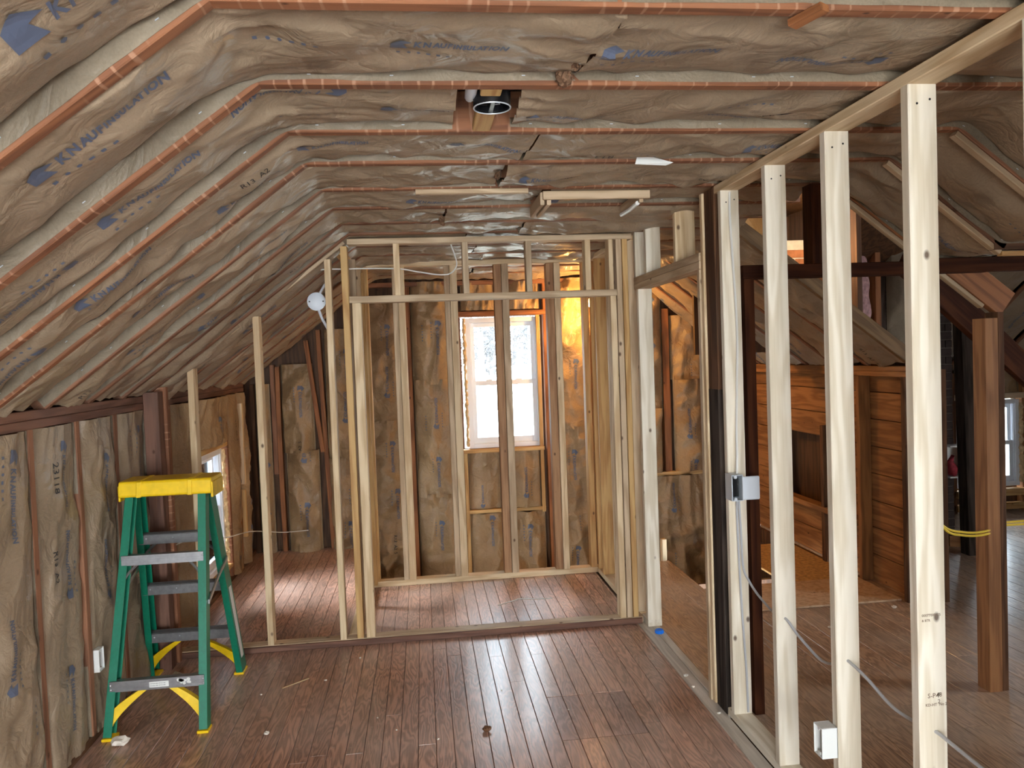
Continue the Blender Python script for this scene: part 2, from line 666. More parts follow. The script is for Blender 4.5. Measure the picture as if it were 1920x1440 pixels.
def fbm(x, y, seed, o=3):
    s, a = 0, 0.5
    for i in range(o):
        s = s + a * vnoise(x * 2 ** i, y * 2 ** i, seed + i * 17)
        a *= 0.5
    return s


def ridge(x, y, seed):
    return 1 - np.abs(2 * vnoise(x, y, seed) - 1)


# ------------------------------------------------------------------ printed marks (flat outlines in text space)
def text_shape(body, size=1.0, bold=0.0, shear=0.0):
    cu = bpy.data.curves.new('t', 'FONT')
    cu.body = body
    cu.size = size
    cu.offset = bold
    cu.shear = shear
    cu.resolution_u = 2
    o = bpy.data.objects.new('t', cu)
    C.objects.link(o)
    dg = bpy.context.evaluated_depsgraph_get()
    me = bpy.data.meshes.new_from_object(o.evaluated_get(dg))
    bm = bmesh.new()
    bm.from_mesh(me)
    bmesh.ops.triangulate(bm, faces=bm.faces)
    v = np.array([(p.co.x, p.co.y) for p in bm.verts])
    bm.verts.index_update()
    f = [tuple(x.index for x in q.verts) for q in bm.faces]
    bm.free()
    bpy.data.meshes.remove(me)
    bpy.data.objects.remove(o)
    bpy.data.curves.remove(cu)
    return v, f


def poly_shape(poly, n=0):
    bm = bmesh.new()
    vs = [bm.verts.new((x, y, 0)) for x, y in poly]
    bm.faces.new(vs)
    bmesh.ops.triangulate(bm, faces=bm.faces)
    if n:
        bmesh.ops.subdivide_edges(bm, edges=bm.edges, cuts=n, use_grid_fill=True)
        bmesh.ops.triangulate(bm, faces=bm.faces)
    bm.verts.index_update()
    v = np.array([(p.co.x, p.co.y) for p in bm.verts])
    f = [tuple(x.index for x in q.verts) for q in bm.faces]
    bm.free()
    return v, f


def join(shapes):
    V, F, n = [], [], 0
    for (v, f), (sx, sy), (dx, dy) in shapes:
        V.append(v * np.array([sx, sy]) + np.array([dx, dy]))
        F += [tuple(i + n for i in q) for q in f]
        n += len(v)
    return np.vstack(V), F


def wid(s):
    return s[0][:, 0].max() - s[0][:, 0].min()


def brand_line():
    out, x = [], 0.0
    hs = [1.0, 0.92, 0.86, 0.80, 0.76, 0.66, 0.62, 0.60, 0.60, 0.62, 0.66, 0.72, 0.78, 0.84, 0.90]
    for ch, k in zip('KNAUFINSULATION', hs):
        g = text_shape(ch, 0.058 * k, 0.0022, 0.22)
        lo = g[0][:, 0].min()
        out.append((g, (0.66, 1.0), (x - lo * 0.66, 0.012 * (1 - k))))
        x += wid(g) * 0.66 - 0.0005
    return join(out)


LOGO = poly_shape([(0, 0.012), (0.004, 0.058), (0.036, 0.080), (0.074, 0.050), (0.044, 0.044), (0.058, 0.004)], 2)
SQ = poly_shape([(0, 0), (0.012, 0), (0.012, 0.013), (0, 0.013)])
RING = poly_shape([(0.004, 0), (0.010, 0), (0.014, 0.007), (0.010, 0.014), (0.004, 0.014), (0, 0.007)])
BAR = poly_shape([(0, 0), (1, 0), (1, 0.006), (0, 0.006)], 3)
one = (1, 1)
BRAND = brand_line()
x1 = 0.076
ICON = [(SQ, one, (0.0, 0)), (RING, one, (0.034, 0)), (RING, one, (0.066, 0)), (SQ, (1.2, 0.8), (0.098, 0)), (SQ, one, (0.132, 0)), (SQ, (1.1, 0.8), (0.164, 0))]
MARK = join([(LOGO, one, (0, -0.02)), (BRAND, one, (x1, -0.004))] + [(s, k, (0.02 + d[0], -0.062)) for s, k, d in ICON])
MARKB = join([(LOGO, one, (0, -0.02)), (BRAND, (0.9, 0.9), (x1, 0))])
ICONS = join(ICON)
CODE = text_shape('R13  A2  5', 0.052, 0.0003)
CODE2 = text_shape('A2  1', 0.05, 0.0003)
CODE3 = text_shape('R13  A2', 0.05, 0.0003)
CODE4 = text_shape('23118', 0.06, 0.0003)
FINE = join([(BAR, (0.085 * (0.7 + 0.3 * ((i * 7) % 5) / 4), 0.35), (0, -0.0075 * i)) for i in range(12)])
KINDS = {'K': (MARK, INK), 'k': (MARKB, INK), 'I': (ICONS, INK), 'R': (CODE, INKB), 'A': (CODE2, INKB), 'r': (CODE3, INKB), 'n': (CODE4, INKB), 'F': (FINE, INKL)}


# ------------------------------------------------------------------ insulation batts
def batt(parent, path, V, W, seed, rec=0.042, rec2=None, bulge=0.03, crk=1.0, marks=(), du=0.013, mat=None, round_=0.10, tilt=0.0, bend=None, skew=(0, 0), staples=False, flange=True, gather=(0, 0), name='insulation_batt'):
    """kraft faced batt: path = polyline down the middle edge v=0, V = direction across; faces U x V"""
    mat = mat or PAPER
    P = np.array(path, float)
    V = np.array(V, float)
    V /= np.linalg.norm(V)
    seg = np.linalg.norm(np.diff(P, axis=0), axis=1)
    L = seg.sum()
    nu = max(8, int(L / du))
    cum = np.concatenate([[0], np.cumsum(seg)])
    u = np.linspace(0, L, nu + 1)
    pts = np.stack([np.interp(u, cum, P[:, k]) for k in range(3)], 1)
    if len(P) > 2:
        k = max(1, int(round_ / (L / nu)))
        for _ in range(2):
            pad = np.vstack([np.repeat(pts[:1], k, 0) - (pts[1] - pts[0]) * np.arange(k, 0, -1)[:, None], pts, np.repeat(pts[-1:], k, 0) + (pts[-1] - pts[-2]) * np.arange(1, k + 1)[:, None]])
            cs = np.cumsum(np.vstack([np.zeros((1, 3)), pad]), 0)
            pts = (cs[2 * k + 1:] - cs[:-2 * k - 1]) / (2 * k + 1)
    T = np.gradient(pts, axis=0)
    T /= np.linalg.norm(T, axis=1)[:, None]
    Nn = np.cross(T, V)
    nv = max(6, int(W / du))
    v = np.linspace(0, W, nv + 1)
    uu, vv = np.meshgrid(u, v, indexing='ij')
    sv = 2 * vv / W - 1
    prof = (1 - np.abs(sv) ** 2.6)
    B = bulge * (0.55 + 0.9 * fbm(uu * 1.6 + seed, uu * 0 + seed * 0.7, seed))
    tilt = tilt if bend is None else tilt * (0.25 + 0.75 * np.clip((bend - uu) / 0.15, 0, 1))
    h = -rec + B * prof - tilt * np.clip(1 - vv / (0.55 * W), 0, 1) ** 1.4 + tilt * 0.45 * np.clip((vv / W - 0.6) / 0.4, 0, 1)
    edge = np.clip((1 - np.abs(sv)) * W / 0.02, 0, 1)
    # long draping folds, short gathers and a few sharp creases
    f1 = (ridge(uu * 2.2 + 0.8 * fbm(vv * 6, uu * 2, seed + 3), vv * 7 + uu * 1.3, seed + 5) ** 3)
    f2 = (ridge(uu * 9 + vv * 5, vv * 11 - uu * 4, seed + 9) ** 4)
    f3 = fbm(uu * 14, vv * 14, seed + 21, 3) - 0.45
    fold = np.zeros_like(uu)
    rr = np.random.RandomState(seed)
    wx = 0.10 * (fbm(uu * 3, vv * 3, seed + 81, 2) - 0.4)
    for k in range(6):
        an = rr.uniform(-0.9, 0.9) if k < 3 else rr.uniform(0, math.pi)
        fr = rr.uniform(1.6, 3.6) if k < 3 else rr.uniform(4, 9)
        t_ = (-math.sin(an) * uu + math.cos(an) * vv + wx) * fr * (1.6 if k < 3 else 1) + rr.uniform(0, 1)
        fold += (0.012 if k < 3 else 0.0055) * np.abs(2 * (t_ - np.floor(t_)) - 1) ** 1.2 * np.clip(vnoise(uu * 3 + k * 7, vv * 3, seed + 90 + k) * 1.8 - 0.35, 0, 1)
    msk = np.clip(fbm(uu * 2.1, vv * 2.1, seed + 31, 2) * 2.6 - 0.7, 0.1, 1.3)
    h = h + crk * edge * (fold + 0.013 * f1 * msk + 0.008 * f2 * msk * msk + 0.0045 * f3 * (0.4 + msk) + 0.022 * (fbm(uu * 2.6 + 9, vv * 5, seed + 71, 2) - 0.4))
    # gathers at the ends and where the batt folds over
    ends = [(u[0], gather[0]), (u[-1], gather[1])]
    if bend:
        ends.append((bend, 0.8))
    for end, amt in ends:
        if amt:
            d = np.exp(-np.abs(uu - end) / 0.14)
            h = h + amt * d * edge * (0.03 * ridge(vv * 15 + uu * 2, uu * 3, seed + 41) ** 2 - 0.012)
    X = pts[:, None, :] + vv[..., None] * V + h[..., None] * Nn[:, None, :]
    sk = skew[0] * np.clip((0.4 - uu) / 0.4, 0, 1) + skew[1] * np.clip((uu - L + 0.4) / 0.4, 0, 1)
    X = X + (sk * (vv / W - 0.5))[..., None] * T[:, None, :]
    # the edge line of the paper wanders a little
    wob = 0.006 * (fbm(u * 5, u * 0, seed + 51)[:, None] - 0.5)
    rows = [X]
    r2 = 0.004 if rec2 is None else rec2
    if flange:
        lift = np.clip(0.014 * fbm(u * 3, u * 0 + 3.3, seed + 61) + 0.010 * np.clip(vnoise(u * 7, u * 0, seed + 63) - 0.7, 0, 1), 0, rec - 0.006)
        e0 = pts + (-(r2 + lift))[:, None] * Nn
        e1 = pts + W * V + (-(r2 + 0.7 * lift))[:, None] * Nn
        X = np.concatenate([e0[:, None, :], X, e1[:, None, :]], 1)
    n1, n2 = X.shape[0], X.shape[1]
    org = X[n1 // 2, n2 // 2].copy()
    co = (X - org).reshape(-1, 3).astype(np.float32)
    me = bpy.data.meshes.new(name)
    me.vertices.add(n1 * n2)
    me.vertices.foreach_set('co', co.ravel())
    i, j = np.meshgrid(np.arange(n1 - 1), np.arange(n2 - 1), indexing='ij')
    a = (i * n2 + j).ravel()
    q = np.stack([a, a + n2, a + n2 + 1, a + 1], 1)
    nf = len(q)
    me.loops.add(nf * 4)
    me.polygons.add(nf)
    me.loops.foreach_set('vertex_index', q.ravel().astype(np.int32))
    me.polygons.foreach_set('loop_start', np.arange(0, nf * 4, 4, dtype=np.int32))
    sm = np.ones(nf, dtype=bool)
    if flange:
        sm[(j.ravel() == 0) | (j.ravel() == n2 - 2)] = False
    me.polygons.foreach_set('use_smooth', sm)
    me.materials.append(mat)
    me.materials.append(FLANGE)
    mi = np.zeros(nf, dtype=np.int32)
    if flange:
        jj = j.ravel()
        mi[(jj == 0) | (jj == n2 - 2)] = 1
    me.polygons.foreach_set('material_index', mi)
    me.update()
    me.validate()
    o = put(name, me, None, parent, Matrix.Translation(org))
    if staples and flange:
        mb_ = MB()
        r_ = random.Random(seed)
        for k in range(int(L / 0.3)):
            iu = min(nu - 2, int((k + r_.uniform(0.2, 0.8)) * 0.3 / L * nu))
            e_ = X[iu, 0] * 0.62 + X[iu, 1] * 0.38 + V * 0.0012
            d_ = T[iu] * 0.005
            w_ = Nn[iu] * 0.0012
            mb_.add([e_ - d_ - w_, e_ + d_ - w_, e_ + d_ + w_, e_ - d_ + w_] + [q + V * 0.0012 for q in (e_ - d_ - w_, e_ + d_ - w_, e_ + d_ + w_, e_ - d_ + w_)], BOXF)
        if mb_.v:
            mb_.v = [tuple(np.array(q) - org) for q in mb_.v]
            mb_.build('staples', STEEL, o, M=Matrix.Translation(org))['kind'] = 'stuff'
    # printing
    def surf(a_, b_):
        a_ = np.clip(a_, 0.002, L - 0.002)
        b_ = np.clip(b_, 0.004, W - 0.004)
        fu = a_ / L * nu
        fv = b_ / W * nv
        iu = np.minimum(fu.astype(int), nu - 1)
        iv = np.minimum(fv.astype(int), nv - 1)
        du_ = (fu - iu)[:, None]
        dv_ = (fv - iv)[:, None]
        G = X[:, 1:-1] if flange else X
        q_ = (G[iu, iv] * (1 - du_) + G[iu + 1, iv] * du_) * (1 - dv_) + (G[iu, iv + 1] * (1 - du_) + G[iu + 1, iv + 1] * du_) * dv_
        return q_ + 0.0032 * Nn[iu]
    for kind, pu, pv, ang, k in marks:
        k *= 0.78 if kind in 'Kk' else 0.8
        (sv_, sf), ink = KINDS[kind]
        ca, sa = math.cos(ang), math.sin(ang)
        p2 = np.stack([pu + k * (sv_[:, 0] * ca - sv_[:, 1] * sa), pv + k * (sv_[:, 0] * sa + sv_[:, 1] * ca)], 1)
        inside = (p2[:, 0] > 0.01) & (p2[:, 0] < L - 0.01) & (p2[:, 1] > 0.012) & (p2[:, 1] < W - 0.012)
        ff = [t for t in sf if all(inside[x] for x in t)]
        if len(ff) < 3:
            continue
        q3 = surf(p2[:, 0], p2[:, 1]) - org
        used = sorted({x for t in ff for x in t})
        mp = {x: n_ for n_, x in enumerate(used)}
        put('printing', mesh('printing', q3[used], [tuple(mp[x] for x in t) for t in ff]), ink, o, Matrix.Translation(org))
    return o


def auto_marks(L, W, seed, flip=False, near=True, start=None):
    """the mark repeats along every batt"""
    r = random.Random(seed)
    out = []
    p = r.uniform(0.06, 0.35) if start is None else start
    while p < L - 0.12:
        c = r.random()
        a = math.pi if (r.random() < 0.3) != flip else 0.0
        off = 0.25 if a else 0.0
        vm = W * r.uniform(0.42, 0.62)
        if c < 0.62:
            out.append(('K' if near else 'k', p + off, vm, a, 1.0))
            p += 0.46
        elif c < 0.8:
            out.append(('R', p + off, vm, a, 1.0))
            p += 0.5
        else:
            out.append(('F', p, vm + 0.05, 0, 1.3))
            out.append(('I', p + 0.2, vm, 0, 1.0))
            p += 0.5
    return out

# ================================================================== SETTING
ZC = 2.58                      # underside of the ceiling joists
XB0, XB1 = -0.42, 2.02         # where the slopes meet the flat ceiling
XE0, XE1, ZE = -1.65, 3.25, 1.645
SL = (ZC - ZE) / (XB0 - XE0)
UP = Vector((XB0 - XE0, 0, ZC - ZE)).normalized()     # up the left slope
OUTL = Vector((-UP.z, 0, UP.x))
OUTR = Vector((UP.z, 0, UP.x))


def zl(x):
    return ZE + SL * (x - XE0)


def zr(x):
    return ZC - SL * (x - XB1)


JO = [0.36, 0.82, 1.28, 1.755, 2.26, 2.72, 3.15, 3.62, 4.06, 4.50, 4.88, 5.40, 5.86, 6.32, 6.78, 7.24, 7.60]
YN, YE = -2.6, 7.70

# ---- floor
floor = struct(empty('floor'))
sub = MB()
sub.box(-1.80, 1.45, YN, 6.32, -0.16, -0.022).box(-1.80, -0.55, 6.32, YE, -0.16, -0.022).box(1.45, 2.05, YN, 6.38, -0.16, -0.022)
sub.box(2.05, 7.2, YN, 5.56, -0.16, -0.022).box(3.30, 7.2, 5.56, 7.5, -0.16, -0.022)
sub.build('subfloor', DARK, floor)


def plank(x0, x1, y0, y1, mat, z=0.0):
    g = 0.0011
    W_, L_ = (x1 - x0) / 2 - g, (y1 - y0) / 2 - 0.0008
    c, t = 0.0018, 0.02
    v = []
    for z_, i in ((-t, 0), (-c, 0), (0, c)):
        v += [(-W_ + i, -L_ + i * 0.4, z_), (W_ - i, -L_ + i * 0.4, z_), (W_ - i, L_ - i * 0.4, z_), (-W_ + i, L_ - i * 0.4, z_)]
    f = [(3, 2, 1, 0), (8, 9, 10, 11)]
    for k in (0, 4):
        f += [(k + i, k + (i + 1) % 4, k + 4 + (i + 1) % 4, k + 4 + i) for i in range(4)]
    return put('plank', mesh('plank', v, f), mat, floor, Matrix.Translation(((x0 + x1) / 2, (y0 + y1) / 2, z + rnd.uniform(-0.0006, 0.0))))


pw = 0.0835
x = -1.68
while x < 1.33:
    ye = 6.32 if x > -0.56 else 7.66
    y = YN + rnd.uniform(0, 1.2)
    cuts = [YN]
    while y < ye - 0.5:
        cuts.append(y)
        y += rnd.uniform(1.7, 3.4)
    cuts.append(ye)
    if 0.55 < x + pw / 2 < 1.03:
        cuts = sorted([q for q in cuts if not 3.0 < q < 4.5] + [3.50, 3.97])
    for a, b in zip(cuts, cuts[1:]):
        pt_ = 0.55 < x + pw / 2 < 1.03 and a == 3.50
        plank(x, min(x + pw, 1.345), a + (0.004 if pt_ else 0), b - (0.004 if pt_ else 0), FLOOR_P if pt_ else FLOOR, -0.0016 if pt_ else 0)
    x += pw
x = 1.47
while x < 6.9:
    ye = 6.38 if x < 2.02 else (5.56 if x < 3.28 else 7.44)
    w_ = 0.13
    if x < 2.02 < x + w_:
        w_ = 2.03 - x
    y = YN + rnd.uniform(0, 1.5)
    cuts = [YN]
    while y < ye - 0.6:
        cuts.append(y)
        y += rnd.uniform(2.0, 3.8)
    cuts.append(ye)
    for a, b in zip(cuts, cuts[1:]):
        plank(x, x + w_, a, b, FLOOR_R)
    x += w_
# the strip where a plate was lifted, left of the partition
o = lumber('threshold_strip', floor, (1.446, 3.60, -0.0095), (1.446, 5.02, -0.0095), 0.05, 0.019, DUSTG)
o['label'] = 'grey dusty board strip in the floor under the doorway'
o = lumber('threshold_strip', floor, (1.3825, -0.5, -0.0105), (1.3825, 5.02, -0.0105), 0.072, 0.019, DUSTG)

# ---- stairwell below the end wall
sw = MB()
sw.box(-0.60, -0.56, 6.33, YE, -1.25, -0.17).box(-0.60, 3.35, 6.20, 6.24, -1.25, -0.17).box(3.30, 3.34, 5.57, YE, -1.25, -0.17).box(-0.60, 3.35, 5.5, YE, -1.30, -1.25)
struct(sw.build('wall_stairwell', SHEATH))

# ---- left knee wall
wl = struct(empty('wall_left'))
m_ = MB()
m_.box(-1.80, -1.765, YN, 5.88, -0.02, 1.75).box(-1.80, -1.765, 6.66, YE, -0.02, 1.75).box(-1.80, -1.765, 5.88, 6.66, -0.02, 0.15).box(-1.80, -1.765, 5.88, 6.66, 1.14, 1.75)
m_.build('sheathing', SHEATH, wl)
for k in range(2):
    lumber('top_plate', wl, (-1.695, YN, 1.585 + 0.041 * k), (-1.695, 7.36, 1.585 + 0.041 * k), 0.09, 0.0395, OLD_R, side=(1, 0, 0))
lumber('bottom_plate', wl, (-1.70, YN, 0.02), (-1.70, 7.6, 0.02), 0.085, 0.04, DARK)
LS = [1.20, 1.66, 2.10, 2.55, 3.01, 3.465, 3.91, 4.37, 4.83, 5.26, 5.83, 6.70, 7.06, 7.33]
for y in LS:
    mt = OLD if y < 5 else OLD_O
    if y in (5.83, 6.70):
        mt = OLD_L
    lumber('stud', wl, (-1.698 + rnd.uniform(-0.004, 0.004), y, 0.04), (-1.698, y, 1.565), 0.09, 0.043, mt, warp=0.004)
lumber('window_header', wl, (-1.695, 5.85, 1.165), (-1.695, 6.68, 1.165), 0.09, 0.045, PINE_Y)
lumber('window_sill_board', wl, (-1.695, 5.85, 0.135), (-1.695, 6.68, 0.135), 0.09, 0.03, PINE_Y)
lumber('nailing_block', wl, (-1.63, 7.10, 0.75), (-1.63, 7.10, 1.47), 0.04, 0.05, PINE)
lumber('nailing_block', wl, (-1.63, 7.09, 0.28), (-1.63, 7.09, 0.70), 0.035, 0.04, PINE_Y)
LMARK = {3.01: [('K', 0.06, 0.22, 0, 1.25), ('K', 1.02, 0.16, math.pi, 1.0), ('I', 1.1, 0.32, 0, 1.1)],
         3.465: [('k', 0.07, 0.22, 0, 1.1), ('n', 0.16, 0.14, 0, 1.2), ('r', 0.55, 0.10, 0, 1.1), ('K', 1.10, 0.2, 0, 1.0), ('K', 0.8, 0.25, math.pi, 1.05)],
         3.91: [('K', 0.18, 0.22, 0, 1.0), ('K', 0.92, 0.2, math.pi, 1.0), ('I', 1.15, 0.2, 0, 1.0)],
         4.37: [('I', 0.1, 0.14, 0, 1.0), ('K', 0.08, 0.26, 0, 1.0), ('K', 0.72, 0.2, 0, 1.0)]}
for a, b in zip(LS, LS[1:]):
    y0, y1 = a + 0.024, b - 0.024
    if y1 - y0 < 0.08:
        continue
    if a == 5.83:
        batt(wl, [(-1.65, y0, 1.563), (-1.65, y0, 1.19)], (0, 1, 0), y1 - y0, 300, rec=0.03, bulge=0.05, crk=1.8, gather=(1, 1), mat=PAPER2, marks=[('k', 0.15, 0.4, 0, 1)])
        continue
    big = a in (6.70, 7.06, 5.26)
    mk = LMARK.get(a) or auto_marks(1.5, y1 - y0, int(a * 100), near=a < 5)
    batt(wl, [(-1.65, y0, 1.563), (-1.65, y0, 0.03)], (0, 1, 0), y1 - y0, int(a * 77), rec=0.035, bulge=0.03 if not big else 0.055, crk=1.0 if not big else 1.5, marks=mk, gather=(0.6, 0.4), mat=PAPER2 if big else PAPER)

# ---- end wall with its window
wb = struct(empty('wall_back'))
m_ = MB()
m_.box(-1.80, 0.385, 7.70, 7.74, -1.25, 2.85).box(1.18, 3.60, 7.70, 7.74, -1.25, 3.0).box(0.385, 1.18, 7.70, 7.74, -1.25, 0.895).box(0.385, 1.18, 7.70, 7.74, 2.20, 2.85)
m_.build('sheathing', SHEATH, wb)


def estud(x, z0, z1, mat, w=0.042, dx=0.0, y=7.645, warp=0.006):
    return lumber('stud', wb, (x + dx, y, z0), (x, y, z1), w, 0.09, mat, warp=warp)


estud(-1.63, 0.0, 1.62, DARK)
estud(-1.435, 0.75, 1.80, OLD)
estud(-1.385, 0.0, 1.78, OLD_O)
estud(-0.99, 0.0, 2.12, OLD_O, dx=0.06)
lumber('stud', wb, (-0.985, 7.56, 0.95), (-1.10, 7.56, 2.02), 0.04, 0.03, OLD_O, side=(1, 0, 0))
estud(-0.56, -1.2, 2.44, DARK)
estud(-0.125, -1.2, 2.56, OLD_O)
estud(-0.04, -1.2, 0.55, OLD_O, w=0.03)
estud(0.345, -1.2, 2.56, OLD_O)
estud(0.755, 2.27, 2.56, OLD_O, w=0.05)
estud(1.235, -0.6, 2.56, OLD_O, w=0.06)
estud(1.70, -1.2, 2.56, OLD)
estud(2.11, -1.2, 2.48, OLD)
estud(2.45, -1.2, 2.22, OLD_O, w=0.07)
estud(2.86, -1.2, 1.92, OLD)
estud(3.21, -1.2, 1.62, OLD_O)
for x in (0.385, 1.145):
    lumber('jack_stud', wb, (x, 7.61, -0.4 if x < 1 else 0.24), (x, 7.61, 2.20 if x > 1 else 0.89), 0.036, 0.06, PINE_Y)
lumber('cripple_stud', wb, (0.765, 7.615, 0.30), (0.765, 7.615, 0.86), 0.038, 0.05, PINE_Y)
lumber('rough_sill', wb, (0.365, 7.60, 0.878), (1.165, 7.60, 0.878), 0.09, 0.036, PINE_Y, side=(0, 1, 0))
lumber('blocking', wb, (0.37, 7.61, 0.275), (1.165, 7.61, 0.275), 0.06, 0.036, PINE_Y, side=(0, 1, 0))
lumber('window_header', wb, (0.345, 7.63, 2.225), (1.24, 7.63, 2.225), 0.09, 0.05, OLD_O, side=(0, 1, 0))
lumber('top_plate', wb, (-0.5, 7.62, 2.53), (2.1, 7.62, 2.53), 0.10, 0.045, OLD, side=(0, 1, 0))
lumber('blocking', wb, (2.12, 7.61, 0.55), (2.85, 7.61, 0.55), 0.06, 0.04, PINE_Y, side=(0, 1, 0))
lumber('blocking', wb, (2.87, 7.60, 1.105), (3.20, 7.60, 1.105), 0.06, 0.045, PINE_Y, side=(0, 1, 0))
lumber('blocking', wb, (2.87, 7.60, 0.36), (3.20, 7.60, 0.36), 0.06, 0.04, PINE_Y, side=(0, 1, 0))


def ebatt(x0, x1, zt, zb, seed, bulge=0.05, crk=3.1, mat=None, marks=None, y=7.60):
    rg = random.Random(seed + 5)
    x0, x1 = x0 + rg.choice((0.002, 0.004, 0.022)), x1 - rg.choice((0.002, 0.004, 0.026))
    L = zt - zb
    mk = auto_marks(L, x1 - x0, seed) if marks is None else marks
    return batt(wb, [(x0, y, zt), (x0, y, zb)], (1, 0, 0), x1 - x0, seed, rec=0.038, bulge=bulge, crk=crk, marks=mk, gather=(1.3, 1.0), mat=mat or PAPER2, tilt=random.Random(seed).choice((0.0, 0.02, 0.035)))


ebatt(-1.605, -1.46, 1.62, 0.0, 501)
ebatt(-1.36, -1.03, 1.80, 0.95, 502)
ebatt(-1.36, -1.00, 0.97, 0.0, 503, marks=[('K', 0.12, 0.19, math.pi, 1.0), ('K', 0.5, 0.17, 0, 1.1), ('r', 0.2, 0.3, 0, 0.9)])
ebatt(-0.96, -0.585, 2.12, 0.85, 504)
ebatt(-0.96, -0.585, 0.88, 0.0, 505)
ebatt(-0.535, -0.15, 2.43, 1.2, 506)
ebatt(-0.535, -0.15, 1.22, -1.1, 507)
ebatt(-0.10, 0.32, 2.55, 1.55, 508, marks=[('K', 0.38, 0.24, 0, 1.1), ('I', 0.42, 0.1, 0, 1.1)], mat=PAPER2)
ebatt(-0.10, 0.32, 1.60, 0.45, 509, bulge=0.075, marks=[('K', 0.48, 0.22, math.pi, 1.0), ('K', 0.75, 0.2, 0, 1.0), ('I', 0.35, 0.1, 0, 1)])
ebatt(-0.10, 0.32, 0.48, -1.1, 510)
ebatt(0.37, 0.73, 2.53, 2.26, 511, crk=2.6, marks=[])
ebatt(0.78, 1.20, 2.53, 2.26, 512, crk=2.6, marks=[])
ebatt(0.405, 0.745, 0.86, 0.30, 513, bulge=0.03, crk=0.5, marks=[('k', 0.55, 0.14, math.pi, 0.8)])
ebatt(0.785, 1.125, 0.86, 0.30, 514, marks=[('K', 0.46, 0.17, math.pi, 1.0)])
ebatt(0.405, 0.745, 0.255, -1.1, 515, crk=2.3, marks=[('k', 0.02, 0.2, 0, 1.1)])
ebatt(0.775, 1.16, 0.255, -1.1, 516, marks=[('K', 0.12, 0.2, 0, 1.1)])
ebatt(1.27, 1.68, 2.55, 1.98, 517, marks=[])
ebatt(1.27, 1.68, 2.00, 1.05, 518, bulge=0.075, crk=2.0, marks=[('K', 0.25, 0.2, 0, 1.0)])
ebatt(1.27, 1.68, 1.08, -1.1, 519)
ebatt(1.72, 2.09, 2.5, 1.3, 520)
ebatt(1.72, 2.09, 1.32, -1.1, 521)
ebatt(2.13, 2.41, 2.42, 1.2, 522, crk=2.2)
ebatt(2.13, 2.41, 1.22, 0.57, 523)
ebatt(2.13, 2.84, 0.53, -1.1, 524)
ebatt(2.49, 2.84, 2.15, 1.5, 525, crk=2.2)
ebatt(2.49, 2.84, 1.5, 0.57, 526, bulge=0.075)
ebatt(2.88, 3.19, 1.85, 1.13, 527)
ebatt(2.88, 3.19, 1.08, 0.38, 528)
ebatt(2.88, 3.19, 0.34, -1.1, 529)


# ---- windows
def sash_window(name, c, ax, w_, h_, d=0.085, lock=True):
    """double hung window; c = lower left corner on the room face, ax = unit vector along its width; depth goes outward"""
    ax = Vector(ax)
    outv = Vector((0, 0, 1)).cross(ax) * 1.0
    root = struct(empty(name, c))
    c = Vector(c)

    def bx(mb, a0, a1, z0, z1, d0, d1):
        pts = []
        for z in (z0, z1):
            for (a, dd) in ((a0, d0), (a1, d0), (a1, d1), (a0, d1)):
                pts.append(c + ax * a + outv * dd + Vector((0, 0, z)))
        mb.add(pts, BOXF)

    f = MB()
    fr = 0.045
    bx(f, 0, fr, 0, h_, 0, d)
    bx(f, w_ - fr, w_, 0, h_, 0, d)
    bx(f, fr, w_ - fr, h_ - fr, h_, 0, d)
    bx(f, fr, w_ - fr, 0, fr, 0, d)
    # inner stops
    bx(f, fr, fr + 0.012, fr, h_ - fr, 0.012, 0.03)
    bx(f, w_ - fr - 0.012, w_ - fr, fr, h_ - fr, 0.012, 0.03)
    f.build('window_frame', VINYL, root, bevel=0.002)
    mid = h_ * 0.5
    for k, (z0, z1, d0) in enumerate(((fr, mid + 0.02, 0.03), (mid - 0.02, h_ - fr, 0.056))):
        s_ = MB()
        r_ = 0.042
        a0, a1 = fr + 0.004, w_ - fr - 0.004
        bx(s_, a0, a0 + r_, z0, z1, d0, d0 + 0.024)
        bx(s_, a1 - r_, a1, z0, z1, d0, d0 + 0.024)
        bx(s_, a0 + r_, a1 - r_, z1 - r_, z1, d0, d0 + 0.024)
        bx(s_, a0 + r_, a1 - r_, z0, z0 + r_ + (0.015 if k == 0 else 0), d0, d0 + 0.024)
        so = s_.build('sash', VINYL, root, bevel=0.002)
        g = MB()
        bx(g, a0 + r_, a1 - r_, z0 + r_, z1 - r_, d0 + 0.009, d0 + 0.015)
        g.build('pane', GLASS, so)
    if lock:
        for q in (0.3, 0.7):
            l_ = MB()
            bx(l_, w_ * q - 0.03, w_ * q + 0.03, mid + 0.02, mid + 0.034, 0.03, 0.05)
            l_.build('sash_lock', VINYL, root, bevel=0.003)
    return root


win1 = sash_window('window_1', (0.425, 7.615, 0.90), (1, 0, 0), 0.745, 1.285)
win2 = sash_window('window_2', (-1.69, 5.89, 0.155), (0, 1, 0), 0.75, 0.975)
win3 = sash_window('window_3', (5.43, 7.36, 0.26), (1, 0, 0), 0.70, 0.90)


def foam_line(parent, p0, p1, seed, r=0.016):
    r_ = random.Random(seed)
    p0, p1 = Vector(p0), Vector(p1)
    n = max(8, int((p1 - p0).length / 0.022))
    pts, rr = [], []
    for i in range(n + 1):
        pts.append(p0.lerp(p1, i / n) + Vector((r_.uniform(-1, 1), r_.uniform(-1, 1), r_.uniform(-1, 1))) * 0.005)
        rr.append(r * r_.uniform(0.6, 1.3))
    MB().tube(pts, rr, 7).build('spray_foam', FOAM, parent, smooth=True)


